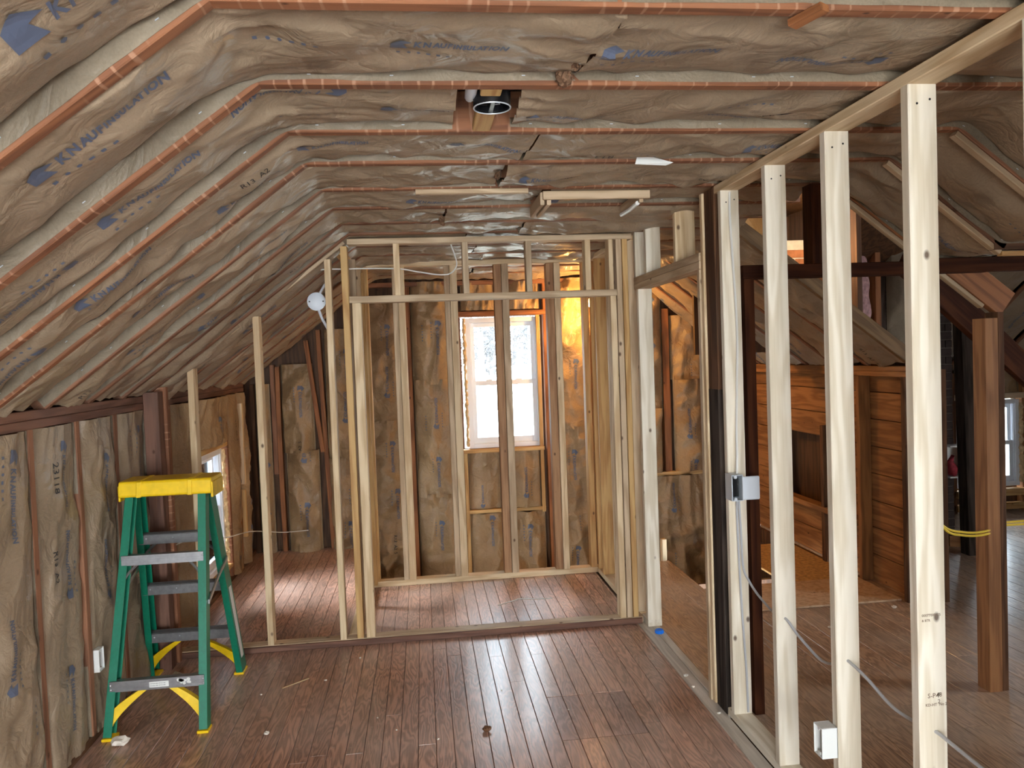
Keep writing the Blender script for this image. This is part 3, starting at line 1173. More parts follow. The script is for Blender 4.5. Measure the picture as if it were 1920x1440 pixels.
foam_line(win1, (0.414, 7.60, 0.92), (0.414, 7.60, 2.18), 1)
foam_line(win2, (-1.68, 6.652, 0.18), (-1.68, 6.652, 1.12), 2, 0.018)
foam_line(win3, (6.145, 7.36, 0.30), (6.145, 7.36, 1.12), 3, 0.024)

# ---- left roof slope
rl = struct(empty('roof_left'))
e0 = Vector((XE0 - 0.2, 0, zl(XE0 - 0.2)))
e1 = Vector((XB0, 0, ZC))
m_ = MB()
a, b = e0 + OUTL * 0.16, e1 + OUTL * 0.16 + UP * 0.1
a2, b2 = a + OUTL * 0.03, b + OUTL * 0.03
m_.add([(a.x, YN, a.z), (b.x, YN, b.z), (b2.x, YN, b2.z), (a2.x, YN, a2.z), (a.x, YE, a.z), (b.x, YE, b.z), (b2.x, YE, b2.z), (a2.x, YE, a2.z)], BOXF)
m_.build('roof_deck', SHEATH, rl)
for i, y in enumerate(JO[:-1]):
    p0 = Vector((XE0 - 0.03, y, zl(XE0 - 0.03))) + OUTL * 0.07
    p1 = Vector((XB0, y, ZC)) + OUTL * 0.07
    lumber('rafter', rl, p0, p1, 0.042, 0.14, OLD_L if y < 3.4 else OLD, side=(0, 1, 0))

# ---- flat ceiling
ce = struct(empty('ceiling'))
MB().box(XB0 - 0.15, XB1 + 0.15, YN, YE, 2.73, 2.77).build('ceiling_deck', SHEATH, ce)
for i, y in enumerate(JO[:-1]):
    lumber('ceiling_joist', ce, (XB0 - 0.10, y + 0.0, ZC + 0.07), (XB1 + 0.06, y, ZC + 0.07), 0.042, 0.14, OLD_L if y < 4.2 else OLD, side=(0, 1, 0))
lumber('furring_strip', ce, (0.0, 3.60, 2.566), (0.52, 3.60, 2.566), 0.035, 0.022, PINE_G, side=(0, 1, 0))
lumber('furring_strip', ce, (-0.33, 4.90, 2.59), (0.22, 4.90, 2.59), 0.03, 0.018, PINE, side=(0, 1, 0))

# ---- right roof slope
rr_ = struct(empty('roof_right'))


def rdeck(x0, x1, y0, y1, off=0.16):
    a, b = Vector((x0, 0, zr(x0))) + OUTR * off, Vector((x1, 0, zr(x1))) + OUTR * off
    a2, b2 = a + OUTR * 0.022, b + OUTR * 0.022
    MB().add([(a.x, y0, a.z), (b.x, y0, b.z), (b2.x, y0, b2.z), (a2.x, y0, a2.z), (a.x, y1, a.z), (b.x, y1, b.z), (b2.x, y1, b2.z), (a2.x, y1, a2.z)], BOXF).build('roof_deck', DECK, rr_)


rdeck(XB1 - 0.1, XE1 + 0.15, 4.95, YE, 0.092)
rdeck(XB1 - 0.1, 2.60, YN, 3.60)
for y in JO[:-1]:
    if 3.7 < y < 4.8:
        continue
    xe = XE1 + 0.03 if y > 4.7 else (2.90 if y > 3.5 else 2.54)
    td = 0.09 if y > 4.7 else 0.14
    p0 = Vector((XB1, y, ZC)) + OUTR * td / 2
    p1 = Vector((xe, y, zr(xe))) + OUTR * td / 2
    lumber('rafter', rr_, p0, p1, 0.042, td, OLD_O if y == 3.62 else (DECK if y == 4.88 else OLD), side=(0, 1, 0))
    if y < 3.7:
        q0, q1 = Vector((XB1 + 0.0, y, zr(XB1))) - OUTR * 0.012, Vector((xe - 0.08 if y > 3.5 else xe, y, zr(xe - 0.08 if y > 3.5 else xe))) - OUTR * 0.012
        lumber('furring_strip', rr_, q0, q1, 0.035, 0.022, PINE_G, side=(0, 1, 0))
lumber('furring_strip', rr_, (2.54, 3.15, 2.17), (3.6, 3.15, 2.17), 0.03, 0.02, PINE_Y, side=(0, 1, 0))
for y in (1.28, 1.755, 2.26, 2.72, 3.15):
    lumber('ceiling_joist', rr_, (2.5, y, 2.255), (4.6, y, 2.255), 0.042, 0.14, DARK, side=(0, 1, 0))
lumber('header_beam', rr_, (2.50, 3.55, 2.165), (5.0, 3.55, 2.165), 0.05, 0.07, DKRED, side=(0, 1, 0))

# ---- batts between the joists: each left batt runs from the eave over the bend to a butt joint in the ceiling
SEAM = {1.28: 0.47, 1.755: 0.475, 2.26: (0.135, 0.335), 2.72: 0.44, 3.15: 0.37, 3.62: (0.60, 0.64), 4.06: 0.14, 4.50: 0.62, 4.88: 0.30}


SKEW = {1.28: 0.0, 1.755: 0.07, 2.26: 0.0, 2.72: 0.06, 3.15: 0.015, 3.62: 0.03}


def su(x, z):     # distance along a left batt of a point on the slope or the ceiling
    return math.hypot(x - XE0, z - ZE)


LL = math.hypot(XB0 - XE0, ZC - ZE)
# marks given as (kind, distance up the slope from the eave, y, angle, size)
SM = [('K', 1.20, 1.48, 0, 1.55), ('K', 0.97, 1.93, 0.06, 1.35), ('K', 1.78, 2.30, math.pi, 1.15), ('K', 0.93, 2.40, 0, 1.2), ('I', 1.55, 2.52, 0, 1.1),
      ('K', 0.80, 2.46, math.pi, 1.1), ('K', 0.60, 2.83, 0, 1.1), ('K', 0.42, 2.87, math.pi, 1.1), ('K', 0.60, 3.36, 0, 1.0), ('K', 0.36, 3.65 + 0.15, 0, 1.0),
      ('r', 1.30, 2.87, 0, 0.9), ('k', 1.17, 2.98, 0, 1.0), ('k', 0.80, 3.05, math.pi, 1.0), ('F', 1.23, 2.02, 0, 1.6), ('F', 1.42, 2.55, 0, 1.3), ('I', 0.3, 2.2, 0, 1.2), ('R', 0.75, 1.62, 0, 1.1)]
# marks on the flat ceiling as (kind, x, y, angle, size)
CM = [('K', -0.05, 2.01, 0, 1.0), ('K', 0.50, 2.03, 0.05, 1.05), ('K', 1.33, 2.06, math.pi, 1.05), ('k', -0.10, 2.47, -0.12, 1.0), ('K', 0.37, 2.56, -0.12, 0.9), ('F', 0.32, 2.10, 0, 1.3), ('F', -0.28, 2.1, 0, 1.3),
      ('k', -0.42, 2.90, 0.15, 0.95), ('R', 0.80, 3.05, math.pi, 1.15), ('k', 0.13, 2.90, -0.25, 1.0), ('K', 1.28, 2.95, 0, 1.0), ('K', 0.45, 3.39, 0, 0.9), ('r', 1.38, 3.36, math.pi, 0.9), ('F', 0.95, 2.1, 0.1, 1.4),
      ('I', 1.02, 2.45, 0, 1.1), ('k', 1.3, 2.56, math.pi, 1.1), ('A', 0.52, 4.72, 0, 1.0), ('I', 0.18, 4.3, 0, 1.0), ('k', -0.05, 3.86, 0, 1.0), ('k', 0.72, 3.88, math.pi, 1.5), ('I', -0.38, 1.98, 0, 1.1), ('I', 0.95, 3.0, math.pi, 1)]
ybays = list(zip(JO, JO[1:]))
for i, (a, b) in enumerate(ybays):
    y0, y1 = a + 0.0235, b - 0.0235
    W_ = y1 - y0
    sm = SEAM.get(a, 0.2 + 0.5 * rnd.random())
    s0, s1 = sm if isinstance(sm, tuple) else (sm, sm + 0.010)
    fine = 0.012 if a < 3.7 else 0.016
    mk = []
    for k, s, y, an, z in SM:
        if y0 < y < y1:
            mk.append((k, s, y1 - y, an, z))
    for k, x, y, an, z in CM:
        if y0 < y < y1 and x < s0:
            mk.append((k, LL + x - XB0, y1 - y, an, z))
    if a > 3.2:
        mk += auto_marks(LL, W_, 700 + i, near=False)
    batt(rl, [(XE0, y1, ZE), (XB0, y1, ZC), (s0, y1, ZC)], (0, -1, 0), W_, 900 + i * 13, rec=0.042, bulge=0.022 if a < 4 else 0.035, crk=1.0 if a < 2.6 else 1.35, marks=mk, du=fine, gather=(0.5, 0.6), round_=0.03, tilt=0.026, bend=LL, skew=(0, SKEW.get(a, 0.02)), staples=a < 5)
    # the right hand batt
    tail = [(XB1 - 0.02, y1, ZC)]
    par = ce
    if a < 3.5:
        tail = [(XB1, y1, ZC), (2.52, y1, 2.20), (4.4, y1, 2.20)]
    elif a > 4.8:
        tail = [(XB1, y1, ZC), (XE1, y1, ZE)]
    mk = []
    for k, x, y, an, z in CM:
        if y0 < y < y1 and x > s0:
            mk.append((k, x - s1, y1 - y, an, z))
    L2 = sum((Vector(q) - Vector(p)).length for p, q in zip([(s1, y1, ZC)] + tail, tail))
    if len(tail) > 1:
        mk += [(k, p + XB1 - s1 + 0.1, v_, an, z) for k, p, v_, an, z in auto_marks(L2 - (XB1 - s1) - 0.1, W_, 800 + i, near=a < 3.5)]
    batt(par, [(s1, y1, ZC)] + tail, (0, -1, 0), W_, 1200 + i * 17, rec=0.042, bulge=0.022 if a < 4 else 0.04, crk=0.9 if a < 2.6 else 1.4, marks=mk, du=fine, gather=(0.8, 0.3), round_=0.03, tilt=0.006, bend=XB1 - s1, skew=(SKEW.get(a, 0.02), 0), staples=a < 4)

WOOL = plain('brown_mineral_wool', (122, 92, 68), 0.95, noise=0.4, nscale=60, bump=1.0)
for k, (x, y, z, sx, sy, sz) in enumerate(((0.435, 2.205, 2.588, 0.026, 0.045, 0.022), (0.455, 2.13, 2.60, 0.018, 0.04, 0.018), (0.14, 4.30, 2.56, 0.02, 0.05, 0.03), (0.36, 3.4, 2.592, 0.014, 0.06, 0.015))):
    bm = bmesh.new()
    bmesh.ops.create_icosphere(bm, subdivisions=3, radius=1)
    for q in bm.verts:
        q.co *= rnd.uniform(0.72, 1.15)
        q.co = Vector((q.co.x * sx, q.co.y * sy, q.co.z * sz))
    me = bpy.data.meshes.new('torn_wool')
    bm.to_mesh(me)
    bm.free()
    put('torn_wool', me, WOOL, ce, Matrix.Translation((x, y, z)))

# ---- right knee wall: plates, studs, plank sheathing with a hole broken through it
wr = struct(empty('wall_right'))
for k in range(2):
    lumber('top_plate', wr, (3.295, 4.90, 1.575 + 0.037 * k), (3.295, 7.60, 1.575 + 0.037 * k), 0.09, 0.0365, AMBER, side=(1, 0, 0))
for y in (4.945, 5.50, 6.98):
    lumber('stud', wr, (3.295, y, 0.0), (3.295, y, 1.555), 0.09, 0.045, DARK if y < 5 else AMBER, side=(1, 0, 0))
lumber('stud', wr, (3.295, 6.05, 0.0), (3.295, 6.05, 1.13), 0.09, 0.05, DARK, side=(1, 0, 0))
lumber('blocking', wr, (3.29, 5.53, 0.43), (3.29, 6.95, 0.43), 0.10, 0.045, AMBER, side=(1, 0, 0))
for r in range(8):
    z0, z1 = 0.205 * r - 0.0, 0.205 * r + 0.199
    spans = [(4.92, 7.62)]
    if 2 <= r <= 4:
        spans = [(4.92, 5.70 + 0.01 * r), (6.96, 7.62)]
    for a, b in spans:
        lumber('plank', wr, (3.352, a, (z0 + z1) / 2), (3.352, b, (z0 + z1) / 2), 0.020, z1 - z0, AMBER, side=(1, 0, 0), ch=0.002)
MB().box(3.50, 3.53, 4.92, 7.45, -0.02, 1.6).build('outer_sheathing', SHEATH, wr)
MB().box(3.36, 3.53, 4.885, 4.92, 0.0, 1.6).build('corner_board', DARK, wr)

# ---- wing to the right: far wall, roofs, outer walls
wf = struct(empty('wall_far'))
m_ = MB()
m_.box(3.36, 5.42, 7.45, 7.49, -0.02, 1.6).box(6.14, 7.3, 7.45, 7.49, -0.02, 1.6).box(5.42, 6.14, 7.45, 7.49, -0.02, 0.25).box(5.42, 6.14, 7.45, 7.49, 1.17, 1.6)
m_.build('sheathing', SHEATH, wf)
for x in (4.75, 5.20, 5.40, 6.18, 6.6, 7.0):
    lumber('stud', wf, (x, 7.40, 0.0), (x, 7.40, 1.45), 0.042, 0.09, BROWNP if x > 6 else DARK)
lumber('rough_sill', wf, (5.40, 7.36, 0.20), (6.2, 7.36, 0.20), 0.09, 0.07, PINE_Y, side=(0, 1, 0))
lumber('blocking', wf, (5.40, 7.36, 0.055), (6.2, 7.36, 0.055), 0.09, 0.06, PINE_Y, side=(0, 1, 0))
lumber('window_header', wf, (5.40, 7.38, 1.20), (6.2, 7.38, 1.20), 0.06, 0.06, PINE_G, side=(0, 1, 0))
for a, b in ((4.772, 5.178), (6.202, 6.578), (6.622, 6.978)):
    batt(wf, [(a, 7.355, 1.42), (a, 7.355, 0.05)], (1, 0, 0), b - a, int(a * 61), bulge=0.05, crk=1.7, du=0.02, mat=PAPER2)
batt(wf, [(5.43, 7.355, 1.60), (5.43, 7.355, 1.235)], (1, 0, 0), 0.70, 77, bulge=0.05, crk=1.7, du=0.02, mat=PAPER2)
rw = struct(empty('roof_wing'))
m_ = MB()
m_.add([(3.3, 5.55, 2.95), (7.3, 5.55, 2.95), (7.3, 5.55, 2.99), (3.3, 5.55, 2.99), (3.3, 7.60, 1.48), (7.3, 7.60, 1.48), (7.3, 7.60, 1.52), (3.3, 7.60, 1.52)], BOXF)
m_.box(1.9, 7.3, 3.4, 5.62, 2.96, 3.0).box(2.45, 7.3, YN, 3.62, 2.36, 2.40)
m_.box(2.45, 7.3, 3.58, 3.62, 2.40, 2.98).box(1.9, 3.4, 5.55, 7.74, 2.96, 3.0).box(3.30, 3.34, 5.55, 7.74, 1.75, 2.98)
m_.build('roof_deck', SHEATH, rw)
dW = Vector((0, 7.50 - 5.60, 1.50 - 2.86))
for x in (4.35, 4.85, 5.35, 5.85, 6.35, 6.85):
    lumber('rafter', rw, (x, 5.58, 2.86), (x, 7.46, 1.515), 0.042, 0.12, OLD, side=(1, 0, 0))
for a in (4.371, 4.871, 5.371, 5.871, 6.371):
    batt(rw, [(a, 5.62, 2.77), (a, 7.42, 1.48)], (1, 0, 0), 0.458, int(a * 31), bulge=0.03, crk=1.3, du=0.022, marks=auto_marks(2.1, 0.458, int(a * 7), near=False))
wo = MB()
wo.box(7.3, 7.34, YN, 1.4, -0.16, 3.0).box(7.3, 7.34, 2.6, 7.6, -0.16, 3.0).box(7.3, 7.34, 1.4, 2.6, -0.16, 0.7).box(7.3, 7.34, 1.4, 2.6, 2.0, 3.0)  # outer wall; its opening is added to let the side fill lamp in
struct(wo.build('wall_outer', SHEATH))

# ---- unseen wall added behind the camera to keep rear light off the right
ws = struct(empty('wall_light_block'))
MB().box(1.46, 1.50, YN, 0.40, 0.0, 2.58).build('sheathing', SHEATH, ws)
for y in (-2.4, -1.9, -1.4, -0.9, -0.4, 0.05, 0.37):
    lumber('stud', ws, (1.43, y, 0.0), (1.43, y, 2.57), 0.06, 0.042, OLD, side=(1, 0, 0))

# ---- gable behind the camera, with the two windows that light the room
wg = struct(empty('wall_front'))
m_ = MB()
xs = [-1.8, -1.15, 0.05, 0.30, 1.20, 7.3]
for a, b in ((xs[0], xs[1]), (xs[2], xs[3]), (xs[4], xs[5])):
    m_.box(a, b, YN - 0.04, YN, -0.16, 2.85)
for a, b in ((xs[1], xs[2]), (xs[3], xs[4])):
    m_.box(a, b, YN - 0.04, YN, -0.16, 0.36).box(a, b, YN - 0.04, YN, 2.14, 2.85)
m_.build('sheathing', SHEATH, wg)
sash_window('window_4', (0.05, YN + 0.01, 0.36), (-1, 0, 0), 1.20, 1.78)
sash_window('window_5', (1.20, YN + 0.01, 0.36), (-1, 0, 0), 0.90, 1.78)

# ================================================================== STUD FRAMES
# partition along the right of the room
pf = tag(empty('partition_frame', (1.465, 2.3, 0)), 'pale new pine stud partition running along the right side of the room', 'wall frame')
PX0, PX1 = 1.42, 1.509
pc = (PX0 + PX1) / 2
lumber('bottom_plate', pf, (pc, 0.4, 0.019), (pc, 3.60, 0.019), 0.089, 0.038, PINE_W, side=(1, 0, 0))
lumber('top_plate', pf, (pc, 0.4, 2.559), (pc, 3.60, 2.559), 0.089, 0.038, PINE, side=(1, 0, 0))
for y in (0.72, 1.18, 1.645, 2.107, 2.572, 3.045, 3.52):
    st = lumber('stud', pf, (pc, y + 0.019, 0.038), (pc, y + 0.019, 2.54), 0.089, 0.038, PINE_W)
    if y > 2:
        for dx in (-0.018, 0.022):
            MB().lathe([(0.0035, 0), (0.0035, 0.0015)], (pc + dx, y - 0.001, 2.49 + dx * 0.3), 8, 'y').build('nail_head', BLACK, st)
# trimmer and doorway header between the partition and the closet post
lumber('trimmer_stud', pf, (pc - 0.020, 3.79, 0.0), (pc - 0.020, 3.79, 2.20), 0.089, 0.036, PINE_G)
lumber('king_stud', pf, (pc - 0.012, 3.752, 0.0), (pc - 0.012, 3.752, 2.57), 0.089, 0.034, PINE)
lumber('header', pf, (pc - 0.02, 3.772, 2.222), (pc - 0.02, 4.975, 2.222), 0.089, 0.04, PINE_G, side=(1, 0, 0))
lumber('header', pf, (pc - 0.02, 3.772, 2.263), (pc - 0.02, 4.975, 2.263), 0.089, 0.04, PINE_G, side=(1, 0, 0))
for x, y, ww, mt in ((1.445, 4.95, 0.089, PINE_W), (1.452, 4.72, 0.095, PINE_W), (1.470, 4.18, 0.115, PINE)):
    lumber('cripple_stud', pf, (x, y, 2.284), (x, y, 2.575), ww, 0.038, mt)
st = lumber('door_post', pf, (1.440, 4.885, 0.045), (1.440, 4.885, 2.20), 0.092, 0.044, PINE_W, warp=0.002)
lumber('bottom_plate', pf, (1.440, 4.865, 0.022), (1.440, 5.00, 0.022), 0.092, 0.044, PINE_W, side=(1, 0, 0))
# grade stamps on the nearest stud and the yellowish marks on its neighbours
for body, x, z, sz in (('S-P-F', 1.452, 0.74, 0.020), ('48', 1.480, 0.742, 0.018), ('KD-HT  No 2', 1.445, 0.715, 0.012), ('2', 1.484, 0.722, 0.018), ('00077000025', 1.438, 0.985, 0.011), ('& BTR', 1.438, 0.970, 0.010)):
    v, f = text_shape(body, sz, 0.0002)
    put('grade_stamp', mesh('grade_stamp', [(x - 0.006 + p[0], 2.1063, z + p[1]) for p in v], f), INKL, [c for c in pf.children if c.name.startswith('stud')][3])

# closet front frame facing the camera
cf = tag(empty('closet_front_frame', (0.0, 4.995, 0)), 'pine closet front frame with a wide rough opening and a stud row sloping off left', 'wall frame')
YF = 4.995
lumber('bottom_plate', cf, (-1.62, YF, 0.02), (-0.425, YF, 0.02), 0.09, 0.04, PINE_G, side=(0, 1, 0))
lumber('bottom_plate', cf, (-0.423, YF, 0.021), (1.385, YF, 0.021), 0.09, 0.042, PINE_G, side=(0, 1, 0))
b_ = lumber('fascia_strip', cf, (-1.60, 4.941, 0.019), (1.375, 4.941, 0.019), 0.016, 0.036, OLD_R, side=(0, 1, 0))
lumber('top_plate', cf, (-0.44, YF, 2.553), (1.385, YF, 2.553), 0.09, 0.036, PINE_G, side=(0, 1, 0))
# sloping plate under the rafters
p0 = Vector((-1.60, YF, zl(-1.60))) + OUTL * 0.004
p1 = Vector((-0.46, YF, zl(-0.46))) + OUTL * 0.004
lumber('sloping_plate', cf, p0, p1, 0.09, 0.036, PINE_G, side=(0, 1, 0))
for x, mt in ((-1.425, PINE), (-1.02, PINE), (-0.57, PINE)):
    lumber('stud', cf, (x, YF, 0.04), (x + 0.003, YF, zl(x) - 0.02), 0.038, 0.089, mt, warp=0.006)
lumber('king_stud', cf, (-0.463, YF, 0.042), (-0.463, YF, 2.525), 0.042, 0.09, PINE_Y, warp=0.003)
lumber('trimmer_stud', cf, (-0.398, YF, 0.042), (-0.398, YF, 2.168), 0.055, 0.09, PINE, warp=0.003)
lumber('king_stud', cf, (1.297, YF, 0.042), (1.297, YF, 2.535), 0.036, 0.09, PINE_G)
lumber('king_stud', cf, (1.338, YF, 0.042), (1.338, YF, 2.535), 0.036, 0.09, PINE_Y)
lumber('trimmer_stud', cf, (1.253, YF, 0.042), (1.253, YF, 2.168), 0.040, 0.09, PINE)
lumber('header', cf, (-0.44, YF - 0.0, 2.19), (1.277, YF, 2.19), 0.09, 0.042, PINE_G, side=(0, 1, 0))
for x, mt in ((-0.138, PINE), (0.297, PINE_G), (0.705, PINE_G), (1.092, PINE), (1.245, PINE)):
    lumber('cripple_stud', cf, (x, YF, 2.211), (x, YF, 2.535), 0.038 if x < 1.2 else 0.03, 0.088, mt)

# closet back frame, in front of the window
cbk = tag(empty('closet_back_frame', (0.45, 6.225, 0)), 'pine stud frame standing in front of the end window, its studs crossing the glass', 'wall frame')
YB = 6.225
lumber('bottom_plate', cbk, (-0.52, YB, 0.022), (1.45, YB, 0.022), 0.09, 0.044, PINE, side=(0, 1, 0))
lumber('top_plate', cbk, (-0.52, YB, 2.558), (1.45, YB, 2.558), 0.09, 0.038, PINE, side=(0, 1, 0))
for x0_, x1_, mt, dy in ((-0.498, -0.452, PINE, 0), (-0.450, -0.404, PINE_Y, 0.004), (-0.216, -0.174, PINE_G, 0.012), (-0.173, -0.118, PINE, 0), (0.195, 0.238, PINE_G, 0.012), (0.239, 0.297, PINE, 0),
                        (0.592, 0.653, PINE_SHADE, 0.012), (0.654, 0.710, PINE_G, 0), (1.016, 1.078, PINE_SHADE, 0.012), (1.079, 1.130, PINE, 0), (1.308, 1.358, PINE_Y, 0)):  # left studs of these pairs get darker pine, painting in their shade
    lumber('stud', cbk, ((x0_ + x1_) / 2, YB + dy, 0.044), ((x0_ + x1_) / 2, YB + dy, 2.538), x1_ - x0_ - 0.001, 0.089, mt)
# closet side frames
cr = tag(empty('closet_side_frame', (1.405, 5.6, 0)), 'yellowish pine side frame of the closet on the doorway side', 'wall frame')
lumber('bottom_plate', cr, (1.405, 5.045, 0.02), (1.405, 6.175, 0.02), 0.089, 0.04, PINE, side=(1, 0, 0))
lumber('top_plate', cr, (1.405, 5.045, 2.558), (1.405, 6.175, 2.558), 0.089, 0.038, PINE, side=(1, 0, 0))
for y, mt in ((5.07, PINE_G), (5.58, PINE), (5.98, PINE_Y), (6.15, PINE_Y)):
    lumber('stud', cr, (1.405, y, 0.04), (1.405, y, 2.538), 0.089, 0.038, mt, warp=0.003)
cl = tag(empty('closet_side_frame', (-0.50, 5.6, 0)), 'pine side frame of the closet, left of the rough opening', 'wall frame')
lumber('bottom_plate', cl, (-0.50, 5.045, 0.02), (-0.50, 6.175, 0.02), 0.089, 0.04, PINE, side=(1, 0, 0))
lumber('top_plate', cl, (-0.50, 5.045, 2.505), (-0.50, 6.175, 2.505), 0.06, 0.038, PINE_Y, side=(1, 0, 0))
for y, mt in ((5.30, PINE_G), (5.70, PINE), (6.12, PINE_Y)):
    lumber('stud', cl, (-0.465, y, 0.04), (-0.465, y, 2.485), 0.089, 0.038, mt, warp=0.003)

# nailer posts where the front frame meets the knee wall
t = tag(empty('wall_post', (-1.62, 4.80, 0)), 'reddish old post standing against the left knee wall behind the ladder', 'post')
lumber('post', t, (-1.605, 4.818, 0.0), (-1.605, 4.818, 1.665), 0.085, 0.085, OLD_R)
t = tag(empty('wall_post', (-1.59, 4.915, 0)), 'narrow light strip of wood nailed beside the reddish old post', 'post')
lumber('post', t, (-1.585, 4.905, 0.0), (-1.585, 4.905, 1.69), 0.07, 0.045, OLD_L)

# old posts beside the partition
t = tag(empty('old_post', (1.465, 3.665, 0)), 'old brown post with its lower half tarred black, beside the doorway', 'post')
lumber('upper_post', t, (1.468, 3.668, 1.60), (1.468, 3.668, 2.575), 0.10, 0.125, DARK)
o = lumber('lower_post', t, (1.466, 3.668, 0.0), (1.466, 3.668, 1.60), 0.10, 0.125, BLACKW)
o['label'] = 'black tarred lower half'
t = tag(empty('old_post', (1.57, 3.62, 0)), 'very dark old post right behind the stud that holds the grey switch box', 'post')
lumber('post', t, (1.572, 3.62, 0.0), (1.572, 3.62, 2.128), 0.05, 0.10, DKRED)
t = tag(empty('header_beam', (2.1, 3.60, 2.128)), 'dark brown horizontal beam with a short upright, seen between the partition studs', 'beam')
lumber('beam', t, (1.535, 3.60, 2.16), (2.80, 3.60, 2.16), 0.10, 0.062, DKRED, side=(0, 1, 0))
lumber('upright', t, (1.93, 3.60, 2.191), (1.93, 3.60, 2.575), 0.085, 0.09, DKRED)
t = tag(empty('brown_post', (2.84, 3.62, 0)), 'warm brown square post standing on the floor right of the partition', 'post')
lumber('post', t, (2.832, 3.62, 0.0), (2.832, 3.62, 1.90), 0.072, 0.09, BROWNP)
lumber('side_board', t, (2.888, 3.625, 0.0), (2.888, 3.625, 1.93), 0.036, 0.09, DARK)
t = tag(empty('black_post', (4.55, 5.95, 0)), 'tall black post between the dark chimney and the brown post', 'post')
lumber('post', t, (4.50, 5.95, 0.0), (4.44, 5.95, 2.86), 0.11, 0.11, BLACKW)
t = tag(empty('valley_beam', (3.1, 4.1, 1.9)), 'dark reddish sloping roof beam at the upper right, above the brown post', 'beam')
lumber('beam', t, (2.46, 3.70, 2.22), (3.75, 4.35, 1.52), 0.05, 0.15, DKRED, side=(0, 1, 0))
t = tag(empty('loose_board', (4.6, 6.15, 0)), 'loose board lying on the far floor between chimney and black post', 'board')
lumber('board', t, (4.50, 6.22, 0.045), (4.82, 6.07, 0.045), 0.04, 0.09, BROWNP, side=(1, 1, 0))
t = tag(empty('stub_post', (2.02, 6.50, -0.5)), 'short light wood stub rising from the stairwell past the floor edge', 'post')
lumber('post', t, (2.02, 6.50, -1.25), (2.02, 6.50, 0.16), 0.04, 0.06, PINE)

# sheets on the floor by the right knee wall
t = tag(empty('plywood_sheet', (2.7, 5.25, 0)), 'pale plywood sheet lying on the floor before the amber plank wall', 'sheet')
MB().box(2.22, 3.24, 4.98, 5.53, 0.0005, 0.014).build('sheet', PLY, t, bevel=0.002)
t = tag(empty('strand_board_sheet', (2.95, 5.9, 0)), 'golden strand board panel behind the plywood at the stairwell edge', 'sheet')
MB().box(2.68, 3.27, 5.54, 6.7, -0.018, 0.0).build('sheet', OSB, t, bevel=0.002)

# ================================================================== STEP LADDER
lad = tag(empty('step_ladder', (-1.39, 4.3, 0)), 'green fibreglass step ladder with yellow top and aluminium steps', 'ladder')


def channel(name, p0, p1, inward, depth, flange, mat, d0=None, th=0.006):
    """C section rail: web faces away from 'inward', depth runs front to back"""
    p0, p1 = Vector(p0), Vector(p1)
    z = (p1 - p0).normalized()
    x = Vector((inward, 0, 0))
    x = (x - z * x.dot(z)).normalized()
    y = z.cross(x)
    d0 = d0 or depth

    def sec(d):
        h = d / 2
        return [(0, -h), (flange, -h), (flange, -h + th), (th, -h + th), (th, h - th), (flange, h - th), (flange, h), (0, h)]

    v = [p0 + x * a + y * b for a, b in sec(d0)] + [p1 + x * a + y * b for a, b in sec(depth)]
    n = 8
    f = [tuple(range(n)), tuple(range(2 * n - 1, n - 1, -1))] + [(i, (i + 1) % n, n + (i + 1) % n, n + i) for i in range(n)]
    mb = MB().add(v, f)
    return mb.build(name, mat, lad, bevel=0.0012)


FB = {-1: Vector((-1.618, 3.935, 0.012)), 1: Vector((-1.128, 3.935, 0.012))}
FT = {-1: Vector((-1.560, 4.235, 1.165)), 1: Vector((-1.160, 4.235, 1.165))}
BB = {-1: Vector((-1.662, 4.71, 0.012)), 1: Vector((-1.118, 4.665, 0.012))}
BT = {-1: Vector((-1.570, 4.365, 1.165)), 1: Vector((-1.175, 4.365, 1.165))}
rails = {}
for s in (-1, 1):
    rails['f', s] = channel('rail', FB[s], FT[s], -s, 0.066, 0.040, GREEN)
    rails['b', s] = channel('rail', BB[s], BT[s], -s, 0.094, 0.036, GREEN, 0.098)
    # rubber feet
    for q, o_, w_ in ((FB[s], rails['f', s], 0.074), (BB[s], rails['b', s], 0.106)):
        MB().box(q.x - (0.006 if s < 0 else 0.050), q.x + (0.054 if s < 0 else 0.006), q.y - w_ / 2, q.y + w_ / 2, 0.0, 0.014).build('foot', YELLOW, o_, bevel=0.003)


def rivet(parent, p, r=0.006):
    MB().lathe([(r, 0), (r * 0.8, -0.002), (r * 0.3, -0.003)], p, 8, 'y').build('rivet', ALU, parent)


def at(A, B, z):
    return A.lerp(B, (z - A.z) / (B.z - A.z))


